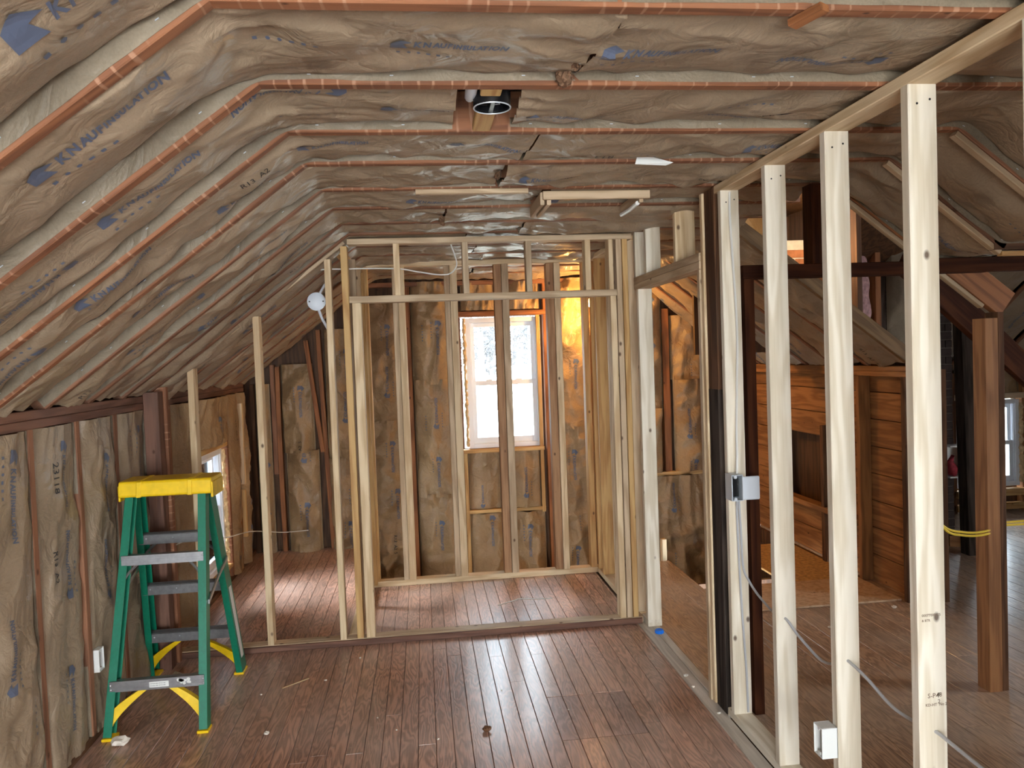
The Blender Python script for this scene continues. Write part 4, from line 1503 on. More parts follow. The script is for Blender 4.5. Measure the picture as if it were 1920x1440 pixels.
# two flat bars on the near (rear support) side
for z, hh, mt in ((0.245, 0.052, ALU), (0.83, 0.05, ALU)):
    a, b = at(FB[-1], FT[-1], z), at(FB[1], FT[1], z)
    mb = MB()
    mb.box(a.x + 0.012, b.x - 0.012, a.y - 0.040, a.y - 0.036, z - hh / 2, z + hh / 2)
    mb.box(a.x + 0.012, b.x - 0.012, a.y - 0.038, a.y - 0.002, z + hh / 2 - 0.004, z + hh / 2)
    mb.box(a.x + 0.012, b.x - 0.012, a.y - 0.038, a.y - 0.002, z - hh / 2, z - hh / 2 + 0.004)
    for k in (-0.012, 0.0, 0.012):
        mb.box(a.x + 0.013, b.x - 0.013, a.y - 0.0415, a.y - 0.039, z + k - 0.002, z + k + 0.002)
    bar = mb.build('brace_bar', ALU, lad)
    for xq in (a.x + 0.016, b.x - 0.016):
        rivet(bar, (xq, a.y - 0.041, z + 0.008))
        if z < 0.5:
            rivet(bar, (xq, a.y - 0.041, z - 0.014))
    if z < 0.5:
        sx = a.x + 0.20
        lb = MB().box(sx, sx + 0.092, a.y - 0.0430, a.y - 0.0417, z - 0.015, z + 0.013).build('label_sticker', WHITEP, bar)
        for k in range(2):
            v, f = text_shape('CAUTION KEEP OFF NO STEP', 0.0062, 0.0001)
            put('label_text', mesh('label_text', [(sx + 0.003 + p[0] * 0.9, a.y - 0.0433, z - 0.008 + 0.010 * k + p[1]) for p in v], f), INKB, bar)
        r_ = random.Random(5)
        for k in range(9):
            px, pz = a.x + 0.335 + r_.uniform(0, 0.055), z + r_.uniform(-0.014, 0.014)
            poly = [(px + 0.011 * math.cos(t_) * r_.uniform(0.6, 1.2), pz + 0.008 * math.sin(t_) * r_.uniform(0.6, 1.2)) for t_ in np.linspace(0, 6.28, 9)[:-1]]
            MB().prism(poly, a.y - 0.0428, a.y - 0.0414, lambda x, y, d: (x, d, y)).build('paint_splash', WHITEP, bar)
    # diagonal braces to the upper bar
    if z > 0.5:
        for s, q in ((1, a), (-1, b)):
            e = at(FB[-s], FT[-s], z - 0.12)
            mb = MB()
            p0_, p1_ = Vector((q.x + s * 0.085, a.y - 0.024, z - 0.022)), Vector((e.x + s * 0.014, e.y - 0.02, z - 0.115))
            mb.tube([p0_, p0_.lerp(p1_, 0.5) + Vector((0, 0, 0.008)), p1_], 0.007, 6)
            mb.build('corner_brace', ALU, lad)
# three treads on the climbing side
for z in (0.262, 0.565, 0.872):
    a, b = at(BB[-1], BT[-1], z), at(BB[1], BT[1], z)
    mb = MB()
    mb.box(a.x + 0.010, b.x - 0.010, a.y - 0.040, a.y + 0.040, z + 0.016, z + 0.020)
    mb.box(a.x + 0.010, b.x - 0.010, a.y - 0.042, a.y - 0.038, z - 0.030, z + 0.020)
    mb.box(a.x + 0.010, b.x - 0.010, a.y + 0.038, a.y + 0.042, z - 0.030, z + 0.020)
    for k in range(5):
        mb.box(a.x + 0.012, b.x - 0.012, a.y - 0.034 + k * 0.015, a.y - 0.028 + k * 0.015, z + 0.020, z + 0.0225)
    tr = mb.build('step', ALUD, lad)
    for xq in (a.x + 0.05, a.x + 0.19):
        rivet(tr, (xq, a.y - 0.0425, z + 0.002), 0.005)
    for s in (-1, 1):
        e = at(BB[s], BT[s], z)
        rivet(tr, (e.x - s * 0.006, e.y - 0.046, z + 0.01), 0.006)
    if z > 0.8:
        for s, q in ((1, a), (-1, b)):
            p0_, p1_ = Vector((q.x + s * 0.10, a.y - 0.03, z - 0.022)), Vector((at(BB[-s], BT[-s], z - 0.1).x + s * 0.02, a.y + 0.0, z - 0.105))
            MB().tube([p0_, p1_], 0.008, 6).build('corner_brace', ALUD, lad)


# yellow curved knee braces
def knee(A, B, s, z, reach, y0, name='knee_brace'):
    """curved brace from under the bar down the inside of the rail to the foot"""
    n = 10
    outer, inner = [], []
    for i in range(n + 1):
        t_ = i / n
        zz = z - (z - 0.02) * t_
        rail = at(A, B, zz)
        k = (1 - t_) ** 1.55
        xo = rail.x + s * (0.018 + reach * k)
        wdt = 0.040 + 0.030 * math.sin(math.pi * min(1, t_ * 1.15)) * 0.8
        outer.append((xo - s * 0.0, zz))
        inner.append((xo - s * wdt if t_ < 0.55 else rail.x + s * 0.006, zz - (0.012 if t_ < 0.5 else 0)))
    v, f = [], []
    for (xo, zo), (xi, zi) in zip(outer, inner):
        yy = at(A, B, zo).y + y0
        v += [(xo, yy - 0.012, zo), (xo, yy + 0.018, zo), (xi, yy + 0.018, zi + 0.01), (xi, yy - 0.012, zi + 0.01)]
    for i in range(n):
        f += [(i * 4 + j, i * 4 + (j + 1) % 4, (i + 1) * 4 + (j + 1) % 4, (i + 1) * 4 + j) for j in range(4)]
    f += [(3, 2, 1, 0), tuple(n * 4 + j for j in range(4))]
    MB().add(v, f).build(name, YELLOW, lad, smooth=True)


for s in (-1, 1):
    knee(FB[s], FT[s], -s, 0.222, 0.175, -0.010)
    knee(BB[s], BT[s], -s, 0.232, 0.185, -0.030)
# spreaders
for s in (-1, 1):
    p0_, p1_ = at(FB[s], FT[s], 0.62), at(BB[s], BT[s], 0.70)
    x_ = p0_.x + s * 0.006
    p0_, p1_ = Vector((x_, p0_.y - 0.01, 0.60)), Vector((p1_.x + s * 0.006, p1_.y + 0.02, 0.72))
    mid = p0_.lerp(p1_, 0.5) + Vector((0, 0, 0.012))
    mb = MB()
    for q0, q1 in ((p0_, mid), (mid, p1_)):
        d = q1 - q0
        mb.add([(q0.x - 0.004, q0.y, q0.z - 0.011), (q0.x + 0.004, q0.y, q0.z - 0.011), (q1.x + 0.004, q1.y, q1.z - 0.011), (q1.x - 0.004, q1.y, q1.z - 0.011),
                (q0.x - 0.004, q0.y, q0.z + 0.011), (q0.x + 0.004, q0.y, q0.z + 0.011), (q1.x + 0.004, q1.y, q1.z + 0.011), (q1.x - 0.004, q1.y, q1.z + 0.011)], BOXF)
    mb.build('spreader', ALU, lad)
# white warning sticker down the outer back rail
q0, q1 = at(BB[1], BT[1], 0.10), at(BB[1], BT[1], 0.55)
MB().add([(q0.x + 0.001, q0.y - 0.025, q0.z), (q0.x + 0.001, q0.y + 0.025, q0.z), (q1.x + 0.001, q1.y + 0.025, q1.z), (q1.x + 0.001, q1.y - 0.025, q1.z),
          (q0.x + 0.002, q0.y - 0.025, q0.z), (q0.x + 0.002, q0.y + 0.025, q0.z), (q1.x + 0.002, q1.y + 0.025, q1.z), (q1.x + 0.002, q1.y - 0.025, q1.z)], BOXF).build('warning_sticker', WHITEP, rails['b', 1])
# moulded top
mb = MB()
sect = [(4.190, 1.140), (4.182, 1.150), (4.196, 1.214), (4.204, 1.222), (4.404, 1.222), (4.412, 1.214), (4.426, 1.150), (4.418, 1.140)]
mb.prism(sect, -1.592, -1.128, lambda y, z, d: (d, y, z))
cap = mb.build('top_cap', YELLOW, lad, bevel=0.004)
for xq in (-1.49, -1.235):
    MB().prism([(4.176, 1.139), (4.190, 1.219), (4.215, 1.2265), (4.395, 1.2265), (4.42, 1.219), (4.432, 1.139)], xq - 0.012, xq + 0.012, lambda y, z, d: (d, y, z)).build('cap_rib', YELLOW, cap, bevel=0.003)
for xq in (-1.592, -1.128):
    MB().box(xq - 0.006, xq + 0.006, 4.20, 4.41, 1.118, 1.20).build('cap_end', YELLOW, cap, bevel=0.003)

# ================================================================== ELECTRICAL BITS
# switch box on the last partition stud
t = tag(empty('switch_box', (1.42, 3.50, 1.15)), 'grey metal switch box with a plastic plate on the stud nearest the doorway', 'box')
mb = MB()
mb.box(1.404, 1.409, 3.44, 3.518, 1.085, 1.208).box(1.456, 1.460, 3.44, 3.518, 1.085, 1.208).box(1.409, 1.456, 3.44, 3.518, 1.085, 1.089).box(1.409, 1.456, 3.44, 3.518, 1.204, 1.208).box(1.404, 1.460, 3.514, 3.519, 1.085, 1.208)
mb.build('box_shell', STEEL, t, bevel=0.001)
MB().box(1.460, 1.548, 3.455, 3.466, 1.085, 1.195).build('cover_plate', BLUEG, t, bevel=0.004)
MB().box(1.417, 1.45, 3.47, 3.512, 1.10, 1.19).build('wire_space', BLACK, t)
for z in (1.095, 1.199):
    MB().lathe([(0.008, 0), (0.008, 0.012), (0.005, 0.016)], (1.42, 3.432, z), 10, 'y').build('box_screw', STEEL, t)


def outlet_box(label, M, group=None, col=WHITEP):
    t_ = tag(empty('outlet_box', M.translation), label, 'box', group)
    WM[t_] = M
    t_.matrix_world = M
    # local: x across the opening, z up, y into the wall
    mb_ = MB()
    a, b, d, th = 0.030, 0.055, 0.06, 0.004
    mb_.box(-a, -a + th, 0, d, -b, b).box(a - th, a, 0, d, -b, b).box(-a + th, a - th, 0, d, -b, -b + th).box(-a + th, a - th, 0, d, b - th, b).box(-a, a, d - th, d, -b, b)
    mb_.build('box_shell', col, t_, bevel=0.0012, M=M)
    for z_ in (-0.045, 0.045):
        MB().box(-0.007, 0.007, 0.004, 0.03, z_ - 0.006, z_ + 0.006).build('screw_boss', col, t_, M=M)
    MB().box(-0.02, 0.02, d - 0.006, d - 0.0045, -0.045, 0.045).build('box_back', ALUD, t_, M=M)
    return t_


def frame_M(o, x, y, z):
    x, y, z = Vector(x), Vector(y), Vector(z)
    return Matrix(((x.x, y.x, z.x, o[0]), (x.y, y.y, z.y, o[1]), (x.z, y.z, z.z, o[2]), (0, 0, 0, 1)))


outlet_box('white plastic outlet box nailed low on the second partition stud', frame_M((1.358, 2.60, 0.375), (0, -1, 0), (1, 0, 0), (0, 0, 1)))
outlet_box('small white outlet box in the paper of the left knee wall beside the ladder', frame_M((-1.628, 3.97, 0.385), (0, 1, 0), (-1, 0, 0), (0, 0, 1)))

# round ceiling box on its wooden cross block
t = tag(empty('ceiling_block', (0.245, 2.49, 2.60)), 'light wooden cross block between two ceiling joists, carrying the round box', 'block')
lumber('block', t, (0.235, 2.284, 2.596), (0.235, 2.338, 2.596), 0.062, 0.03, PINE_Y)
lumber('block', t, (0.235, 2.462, 2.596), (0.235, 2.697, 2.596), 0.062, 0.03, PINE_Y)
t = tag(empty('ceiling_box', (0.245, 2.40, 2.566)), 'round metal ceiling box with a black inside under the cross block', 'box')
prof = [(0.058, 2.622), (0.058, 2.566), (0.0535, 2.566), (0.0535, 2.615), (0.0, 2.615)]
mb = MB()
n = 28
for r, z in prof[:-1]:
    pass
v, f = [], []
for r, z in prof:
    for j in range(n):
        v.append((0.245 + max(r, 0.0005) * math.cos(2 * math.pi * j / n), 2.40 + max(r, 0.0005) * math.sin(2 * math.pi * j / n), z))
for i in range(len(prof) - 1):
    f += [(i * n + j, i * n + (j + 1) % n, (i + 1) * n + (j + 1) % n, (i + 1) * n + j) for j in range(n)]
f.append(tuple(range(n)))
cbx = mb.add(v, f).build('box_shell', BLACK, t, smooth=True)
MB().tube([(0.245 + 0.057 * math.cos(2 * math.pi * k / 32), 2.40 + 0.057 * math.sin(2 * math.pi * k / 32), 2.5655) for k in range(33)], 0.0022, 6, cap=False).build('rim', STEEL, t, smooth=True)
MB().lathe([(0.0530, 2.612), (0.0530, 2.572), (0.0520, 2.572), (0.0520, 2.605), (0.001, 2.605)], (0.245, 2.40, 0), 24).build('box_inside', BLACK, t)
MB().box(0.238, 0.252, 2.346, 2.454, 2.569, 2.575).build('crossbar', BLACK, t, bevel=0.001)
for dx, dy in ((-0.02, -0.01), (0.02, 0.015), (0.012, -0.02), (-0.03, 0.02)):
    MB().tube([(0.245 + dx, 2.40 + dy, 2.604), (0.245 + dx * 1.3, 2.40 + dy * 1.5, 2.585), (0.245 + dx * 0.4, 2.40 + dy * 0.6, 2.580)], 0.0025, 6).build('wire', STEEL if dx > 0 else BLACK, t)
MB().tube([(0.180, 2.44, 2.612), (0.178, 2.36, 2.600), (0.178, 2.285, 2.600)], [0.016, 0.018, 0.018], 12).build('mounting_sleeve', BLUEG, t, smooth=True)

# blank round cover fixed to the sloping stud row
t = tag(empty('round_cover', (-0.69, 5.25, 2.2)), 'round pale grey blank cover hanging beside the tallest sloping stud at the left', 'cover')
cc = (-0.675, 5.20, 2.205)
mb = MB()
v, f = [], []
n = 26
for r, y_ in ((0.056, 5.235), (0.060, 5.205), (0.060, 5.199), (0.056, 5.196)):
    v += [(cc[0] + r * math.cos(2 * math.pi * k / n), y_, cc[2] + r * math.sin(2 * math.pi * k / n)) for k in range(n)]
for i in range(3):
    f += [(i * n + k, i * n + (k + 1) % n, (i + 1) * n + (k + 1) % n, (i + 1) * n + k) for k in range(n)]
f += [tuple(range(n)), tuple(range(3 * n, 4 * n))]
mb.add(v, f).build('cover_disc', BLUEG, t, smooth=True)
for s in (-1, 1):
    MB().box(cc[0] + s * 0.044 - 0.005, cc[0] + s * 0.044 + 0.005, 5.193, 5.1965, cc[2] - 0.004, cc[2] + 0.004).build('cover_screw', BLACK, t)
MB().tube([(cc[0] + 0.01, 5.215, cc[2] - 0.055), (cc[0] + 0.03, 5.20, cc[2] - 0.11), (cc[0] + 0.075, 5.14, cc[2] - 0.19)], 0.009, 8).build('conduit_stub', BLUEG, t, smooth=True)
MB().tube([(cc[0] + 0.02, 5.22, cc[2] + 0.05), (cc[0] + 0.06, 5.16, cc[2] + 0.10), (cc[0] + 0.105, 5.045, cc[2] + 0.12)], 0.008, 8).build('hanger_bar', BLUEG, t, smooth=True)

# white paper tag
t = tag(empty('paper_tag', (1.0, 3.22, 2.57)), 'scrap of white paper stapled to the ceiling joist near the partition', 'paper')
v = [(0.90, 3.125, 2.568), (1.03, 3.128, 2.562), (1.06, 3.118, 2.572), (0.94, 3.122, 2.604), (0.91, 3.122, 2.604)]
MB().add(v + [(a, b - 0.0015, c) for a, b, c in v], [(0, 1, 2, 3, 4), (9, 8, 7, 6, 5)] + [(i, i + 5, (i + 1) % 5 + 5, (i + 1) % 5) for i in range(5)]).build('tag', WHITEP, t)

# thin wooden box frame round the bulging bay
t = tag(empty('hatch_frame', (0.85, 3.9, 2.53)), 'thin raw wood frame hanging from the ceiling around a bulging paper bay', 'frame')
lumber('rail', t, (0.60, 3.66, 2.556), (1.12, 3.66, 2.556), 0.020, 0.040, PINE_G, side=(0, 1, 0))
for x in (0.600, 0.632):
    lumber('rail', t, (x, 3.68, 2.545), (x, 4.03, 2.548), 0.020, 0.060, PINE_G, side=(1, 0, 0))
lumber('rail', t, (1.085, 3.68, 2.55), (1.085, 4.03, 2.55), 0.020, 0.055, PINE_G, side=(1, 0, 0))
MB().tube([(1.072, 3.70, 2.522), (1.072, 3.85, 2.517), (1.070, 4.0, 2.52)], 0.011, 8).build('foam_strip', WHITEP, t, smooth=True)

# short stick on the nearest joist at the top of the picture
t = tag(empty('short_stick', (0.93, 1.72, 2.56)), 'short orange stick of wood crossing the nearest ceiling joist', 'stick')
lumber('stick', t, (0.945, 1.70, 2.570), (0.905, 1.775, 2.562), 0.035, 0.018, OLD_O)


# ---- cables
def cable(label, pts, r, mat, group=None, name='cable'):
    pts = [Vector(p) for p in pts]
    # Catmull-Rom through the points
    out = []
    for i in range(len(pts) - 1):
        p0_, p1_, p2_, p3_ = pts[max(i - 1, 0)], pts[i], pts[i + 1], pts[min(i + 2, len(pts) - 1)]
        for k in range(7):
            t_ = k / 7
            out.append(0.5 * ((2 * p1_) + (p2_ - p0_) * t_ + (2 * p0_ - 5 * p1_ + 4 * p2_ - p3_) * t_ ** 2 + (3 * p1_ - p0_ - 3 * p2_ + p3_) * t_ ** 3))
    out.append(pts[-1])
    o_ = MB().tube(out, r, 7).build(name, mat, None, smooth=True)
    return tag(o_, label, 'cable', group)


cable('white cable stapled down the stud above the grey switch box', [(1.462, 3.512, 2.53), (1.458, 3.508, 2.44), (1.462, 3.507, 2.30), (1.478, 3.507, 1.9), (1.470, 3.507, 1.62), (1.462, 3.506, 1.42), (1.459, 3.500, 1.30), (1.452, 3.490, 1.225), (1.448, 3.478, 1.20)], 0.0055, CABLEW)
cable('grey white cable running down from the switch box to the floor plate', [(1.45, 3.49, 1.09), (1.454, 3.507, 1.02), (1.457, 3.508, 0.85), (1.466, 3.508, 0.55), (1.480, 3.508, 0.25), (1.484, 3.508, 0.05)], 0.0055, CABLEG)
cable('grey cable sagging through drilled holes in the partition studs', [(1.462, 3.500, 1.08), (1.470, 3.506, 0.93), (1.476, 3.505, 0.76), (1.50, 3.50, 0.69), (1.505, 3.40, 0.645), (1.495, 3.2, 0.62), (1.463, 3.075, 0.655), (1.461, 3.03, 0.66), (1.475, 2.95, 0.615), (1.490, 2.8, 0.575), (1.475, 2.65, 0.63), (1.464, 2.60, 0.665), (1.464, 2.55, 0.667), (1.462, 2.45, 0.655), (1.458, 2.3, 0.625), (1.462, 2.16, 0.63), (1.471, 2.10, 0.637), (1.468, 2.0, 0.634), (1.455, 1.85, 0.64), (1.44, 1.70, 0.66), (1.45, 1.2, 0.65)], 0.0055, CABLEG)
for k, dz in ((0, 0.0), (1, -0.016)):
    cable(('upper yellow cable of the pair through the brown post', 'lower yellow cable of the pair, sagging just under the other')[k], [(2.47 + 0.014 * k, 3.57, 2.12), (2.475 + 0.014 * k, 3.57, 1.4), (2.49 + 0.014 * k, 3.57, 0.98), (2.56 + 0.006 * k, 3.572, 0.865 + dz), (2.66, 3.572, 0.832 + dz), (2.75, 3.572, 0.826 + dz), (2.83, 3.59, 0.835 + dz), (2.86, 3.66, 0.838 + dz * 0.7), (3.1, 3.70, 0.835 + dz), (3.6, 3.66, 0.845 + dz), (4.2, 3.66, 0.84 + dz)], 0.006, CABLEY, 'yellow cables through the brown post')
cable('thin white cable strung along the far left wall from stud to stud', [(-1.60, 5.0, 0.69), (-1.58, 5.3, 0.665), (-1.585, 5.8, 0.55), (-1.58, 6.25, 0.46), (-1.53, 6.9, 0.36), (-1.35, 7.35, 0.24), (-1.15, 7.52, 0.21)], 0.004, CABLEW)
cable('thin white cable looping across the top of the closet frame', [(-1.0, 5.06, 2.18), (-0.70, 5.06, 2.375), (-0.45, 5.055, 2.395), (-0.15, 5.055, 2.39), (0.0, 5.055, 2.365), (0.12, 5.055, 2.345), (0.20, 5.055, 2.35), (0.245, 5.055, 2.40), (0.235, 5.055, 2.47), (0.205, 5.055, 2.56)], 0.0045, CABLEW)

# ---- floor litter
t = tag(empty('bottle_cap', (1.43, 4.745, 0)), 'bright blue plastic cap on the floor at the foot of the doorway post', 'cap')
mb = MB()
mb.lathe([(0.027, 0.0), (0.027, 0.018), (0.024, 0.021), (0.018, 0.021), (0.017, 0.017)], (1.43, 4.745, 0.0), 22)
mb.build('cap_shell', BLUE, t, smooth=True)
for k in range(16):
    a = 2 * math.pi * k / 16
    MB().box(-0.0015, 0.0015, 0.0265, 0.0283, 0.001, 0.016).build('cap_ridge', BLUE, t, M=Matrix.Translation((1.43, 4.745, 0)) @ Matrix.Rotation(a, 4, 'Z'))


def crumb(name, x, y, s, mat, seed):
    bm = bmesh.new()
    bmesh.ops.create_icosphere(bm, subdivisions=2, radius=s)
    r_ = random.Random(seed)
    for q in bm.verts:
        q.co *= r_.uniform(0.65, 1.15)
        q.co.z *= 0.6
    zmin = min(q.co.z for q in bm.verts)
    for q in bm.verts:
        q.co.z -= zmin
    me = bpy.data.meshes.new(name)
    bm.to_mesh(me)
    bm.free()
    return put(name, me, mat, None, Matrix.Translation((x, y, 0)))


o = crumb('dirt_clump', 0.235, 3.66, 0.022, DARK, 3)
tag(o, 'dark crumbly dirt clump on the middle of the bare floor', 'clump')
RED = [(-0.83, 3.83, 0.014, 'largest pale plaster crumb, on the red floor right of the near ladder foot'), (-0.45, 4.72, 0.007, 'pale crumb on the red floor close before the closet sill'),
       (-0.62, 4.42, 0.008, 'small pale crumb between the wood sliver and the floor middle'), (-0.95, 4.30, 0.007, 'small pale crumb on the red floor beside the back ladder foot'),
       (-0.42, 5.55, 0.012, 'white crumb on the closet floor behind the left trimmer stud'), (-0.30, 3.9, 0.005, 'tiny pale crumb, third to the left of the dirt clump'),
       (0.0, 3.62, 0.006, 'tiny pale crumb next to the left of the dirt clump'), (-0.2, 3.75, 0.005, 'tiny pale crumb, second to the left of the dirt clump'),
       (0.66, 3.80, 0.006, 'tiny pale speck of plaster lying on the dull floor patch'), (1.36, 3.93, 0.010, 'smaller pale crumb on the grey strip before the tarred post'),
       (1.37, 4.07, 0.014, 'larger pale crumb on the grey strip in the doorway'), (1.38, 3.62, 0.011, 'pale crumb against the plate end below the tarred post'),
       (-0.55, 3.3, 0.006, 'tiny pale crumb at the bottom of the view, right of the ladder'), (0.35, 4.1, 0.005, 'tiny pale crumb in the bright sheen of the red floor')]
for i, (x, y, s, lb) in enumerate(RED):
    tag(crumb('plaster_crumb', x, y, s, PLASTER, i + 20), lb, 'crumb', 'plaster crumbs on the red floor')
BRN = [(2.55, 3.0, 0.022, 'white tuft of plaster on the brown floor left of the brown post'), (2.2, 4.5, 0.014, 'pale crumb on the brown floor half way to the plywood sheet'),
       (2.35, 2.6, 0.010, 'small pale crumb on the brown floor nearer than the white tuft'), (2.0, 2.75, 0.008, 'small pale crumb on the brown floor behind the outlet box stud'),
       (2.5, 4.6, 0.012, 'pale crumb near the front edge of the plywood sheet'), (3.1, 4.85, 0.018, 'pale crumb at the near corner of the amber plank wall'),
       (2.3, 4.92, 0.016, 'pale crumb touching the left front edge of the plywood'), (1.60, 4.2, 0.009, 'small pale crumb just past the doorway strip')]
for i, (x, y, s, lb) in enumerate(BRN):
    tag(crumb('plaster_crumb', x, y, s, PLASTER, i + 60), lb, 'crumb', 'plaster crumbs on the brown floor')
t = tag(empty('wood_sliver', (-0.78, 4.42, 0)), 'pale wood sliver on the floor right of the ladder', 'sliver')
lumber('sliver', t, (-0.85, 4.36, 0.004), (-0.72, 4.47, 0.004), 0.008, 0.006, PINE, ch=0.001)
t = tag(empty('wire_offcut', (0.62, 5.62, 0)), 'bent offcut of thin pale wire on the closet floor', 'wire')
MB().tube([(0.47, 5.52, 0.003), (0.60, 5.60, 0.003), (0.63, 5.63, 0.003), (0.75, 5.60, 0.003), (0.88, 5.585, 0.003)], 0.003, 6).build('wire', CABLEW, t)
# paper scraps and loose kraft edges at the foot of the left wall
for i, (y, l_) in enumerate(((3.55, 0.22), (3.86, 0.12), (4.62, 0.16))):
    tag(crumb('paper_scrap', -1.55 + 0.03 * i, y, 0.04, PLASTER if i == 1 else PAPER, 90 + i), ('crumpled kraft scrap at the wall foot nearest the camera', 'crumpled pale scrap by the near left ladder foot', 'crumpled kraft scrap behind the ladder at the wall foot')[i], 'scrap')

# ================================================================== CHIMNEYS AND ATTIC END BEYOND THE RIGHT SLOPE
def chimney(root, x0, x1, y0, y1, z0, z1, bl, bh, mat, mort, seed):
    r_ = random.Random(seed)
    MB().box(x0 + 0.006, x1 - 0.006, y0 + 0.006, y1 - 0.006, z0, z1).build('core', mort, root)
    cache = {}

    def brick(ax, a0, a1, z, face):
        key = (ax, round(a1 - a0, 3))
        L_ = a1 - a0
        if key not in cache:
            mb = MB()
            if ax == 'x':
                mb.box(-L_ / 2, L_ / 2, -0.03, 0.03, -bh / 2 + 0.005, bh / 2 - 0.005)
            else:
                mb.box(-0.03, 0.03, -L_ / 2, L_ / 2, -bh / 2 + 0.005, bh / 2 - 0.005)
            o_ = mb.build('brick', mat, root, bevel=0.003)
            cache[key] = o_.data
        else:
            o_ = put('brick', cache[key], None, root)
        j = r_.uniform(-0.003, 0.003)
        c_ = ((a0 + a1) / 2, face + 0.026 + j, z) if ax == 'x' else (face + 0.026 + j, (a0 + a1) / 2, z)
        o_.matrix_basis = Matrix.Translation(c_)
        WM[o_] = o_.matrix_basis

    z = z0 + bh / 2
    k = 0
    while z < z1 - bh / 2:
        for ax, a0, a1, face in (('x', x0, x1, y0), ('y', y0, y1, x0)):
            off = 0 if k % 2 == 0 else -bl / 2
            p = a0 + off
            while p < a1 - 0.02:
                q0, q1 = max(p, a0) + 0.005, min(p + bl, a1) - 0.005
                if q1 - q0 > 0.03:
                    brick(ax, q0, q1, z, face)
                p += bl
        z += bh
        k += 1


t = tag(empty('brick_chimney', (4.4, 6.5, 0)), 'dark brick chimney rising beside the far window', 'chimney')
chimney(t, 4.14, 4.63, 6.32, 6.80, 0.0, 2.75, 0.21, 0.072, BRICKD, MORTD, 4)
t = tag(empty('brick_stack', (3.3, 6.35, 2.08)), 'orange brick stack with pale mortar lit up in the attic', 'chimney')
chimney(t, 3.03, 3.47, 6.20, 6.50, 2.08, 2.68, 0.21, 0.075, BRICKO, MORT, 7)
wa = struct(empty('wall_attic'))
MB().box(2.4, 4.10, 6.62, 6.66, 1.75, 2.95).build('sheathing', SHEATH, wa)
lumber('stud', wa, (3.815, 6.15, 1.5), (3.815, 6.15, 2.95), 0.05, 0.09, OLD_O)
lumber('stud', wa, (3.91, 6.22, 1.5), (3.91, 6.22, 2.95), 0.05, 0.06, BLACKW)  # black strip painted in for the dark gap beside the post, not a stud
batt(wa, [(3.52, 6.20, 2.95), (3.52, 6.20, 1.5)], (1, 0, 0), 0.26, 41, rec=0.03, bulge=0.08, crk=3.2, mat=PINK, flange=False, marks=[])
batt(wa, [(3.945, 6.17, 2.95), (3.945, 6.17, 1.45)], (1, 0, 0), 0.42, 42, rec=0.03, bulge=0.06, crk=2.6, mat=FLANGE, flange=False, marks=[('K', 0.9, 0.2, 0, 1.2)])
batt(wa, [(2.55, 6.45, 2.95), (2.55, 6.45, 1.9)], (1, 0, 0), 0.44, 43, rec=0.03, bulge=0.05, crk=2.0, mat=PAPER2, marks=[])
t = tag(empty('junk_box', (4.56, 6.25, 0.6)), 'small white open box with a red bundle on the dark chimney', 'box')
MB().box(4.50, 4.66, 6.19, 6.308, 0.60, 0.612).box(4.50, 4.66, 6.19, 6.308, 0.868, 0.88).box(4.648, 4.66, 6.19, 6.308, 0.612, 0.868).box(4.50, 4.648, 6.30, 6.308, 0.612, 0.868).build('box_shell', WHITEP, t)
REDM = plain('red_cloth', (150, 40, 52), 0.8, noise=0.4, nscale=40)
MB().tube([(4.55, 6.25, 0.613), (4.57, 6.25, 0.67), (4.54, 6.25, 0.73), (4.57, 6.25, 0.79)], [0.04, 0.045, 0.03, 0.015], 10).build('bundle', REDM, t, smooth=True)


# ---- bare bulbs on their cords; the rear and stairwell ones are added
def bulb(label, x, y, z, ztop, power, col):
    t_ = tag(empty('bare_bulb', (x, y, z)), label, 'lamp')
    mb_ = MB()
    mb_.lathe([(0.004, -0.036), (0.018, -0.030), (0.028, -0.010), (0.028, 0.006), (0.016, 0.034), (0.013, 0.045)], (x, y, z), 16)
    mb_.build('bulb_glass', BULB, t_, smooth=True)
    MB().lathe([(0.016, 0.045), (0.019, 0.050), (0.019, 0.085), (0.010, 0.095)], (x, y, z), 14).build('socket', BLACK, t_, smooth=True)
    MB().tube([(x, y, z + 0.09), (x, y, ztop)], 0.004, 6).build('cord', BLACK, t_)
    l_ = bpy.data.lights.new('bulb_light', 'POINT')
    l_.energy = power
    l_.color = col
    l_.shadow_soft_size = 0.04
    o_ = bpy.data.objects.new('bulb_light', l_)
    C.objects.link(o_)
    o_.location = (x, y, z - 0.085)


bulb('lit bare bulb hanging by the end wall behind the closet studs', 1.60, 7.20, 2.27, 2.58, 46, (1.0, 0.53, 0.15))
bulb('lit bare bulb hanging in the attic gap before the orange bricks', 2.98, 5.55, 2.66, 2.96, 16, (1.0, 0.74, 0.40))

bulb('added white bulb behind the camera, unseen, brightening the room', -0.55, -1.5, 2.30, 2.72, 55, (1.0, 0.96, 0.90))  # added out of view to lift the light on floor and frames

bulb('added bulb hidden in the stairwell, brightening the lower end wall', 0.7, 6.32, -0.62, -0.17, 16, (1.0, 0.86, 0.70))  # added out of sight below the floor to light the wall's foot

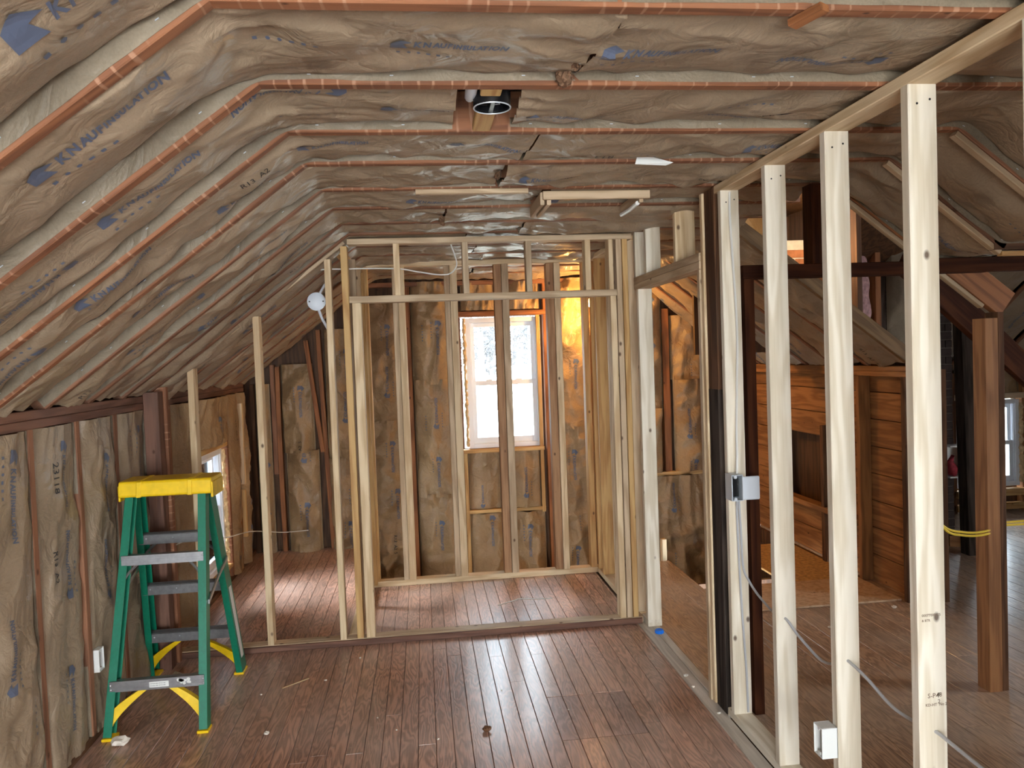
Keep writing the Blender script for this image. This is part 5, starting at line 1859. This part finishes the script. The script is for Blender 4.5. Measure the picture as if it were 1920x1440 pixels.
# ================================================================== OUTSIDE
g = MB()
g.add([(-90, 8.5, -3.2), (90, 8.5, -3.2), (90, 140, -2.2), (-90, 140, -2.2)], [(0, 1, 2, 3)])
struct(g.build('ground', LAWN))
g = MB()
g.add([(-90, -60, -3.2), (-2.2, -60, -3.2), (-2.2, 140, -3.2), (-90, 140, -3.2)], [(0, 1, 2, 3)])
struct(g.build('ground', LAWN))


def tree(x, y, h, seed, label):
    r_ = random.Random(seed)
    t_ = tag(empty('bare_tree', (x, y, -3.2)), label, 'tree', 'bare trees outside the end window')
    base_ = Vector((x, y, -3.2))
    top = base_ + Vector((r_.uniform(-0.6, 0.6), 0, h))
    MB().tube([base_, base_.lerp(top, 0.35), base_.lerp(top, 0.7), top], [0.34, 0.25, 0.15, 0.04], 8).build('trunk', BARK, t_, smooth=True)
    br, tw = MB(), MB()
    for i in range(44):
        q = base_.lerp(top, r_.uniform(0.22, 0.95))
        a_ = r_.uniform(0, 6.28)
        l_ = r_.uniform(1.0, 2.5)
        e = q + Vector((math.cos(a_) * l_, math.sin(a_) * l_, r_.uniform(0.3, 2.2)))
        m = q.lerp(e, 0.5) + Vector((0, 0, r_.uniform(-0.2, 0.4)))
        br.tube([q, m, e], [0.07, 0.04, 0.015], 5)
        for k in range(30):
            s_ = q.lerp(e, r_.uniform(0.25, 1.0))
            d_ = Vector((r_.uniform(-1, 1), r_.uniform(-1, 1), r_.uniform(-0.4, 1))) * r_.uniform(0.4, 1.0)
            tw.tube([s_, s_ + d_ * 0.5 + Vector((0, 0, 0.08)), s_ + d_], [0.026, 0.018, 0.008], 3, cap=False)
    br.build('branches', BARK, t_)['kind'] = 'stuff'
    tw.build('twigs', TWIG, t_)['kind'] = 'stuff'


for i, (x, y, h) in enumerate(((4.4, 58, 15), (9.6, 62, 16), (-1.6, 70, 16), (15.0, 68, 16), (6.4, 84, 18), (0.8, 92, 18), (12.6, 95, 19), (-6.0, 90, 18), (5.9, 66, 14), (7.4, 72, 15), (8.4, 80, 16), (3.6, 76, 15), (10.4, 88, 17))):
    tree(x, y, h, 40 + i, 'bare winter tree standing on the pale lawn outside the end window')
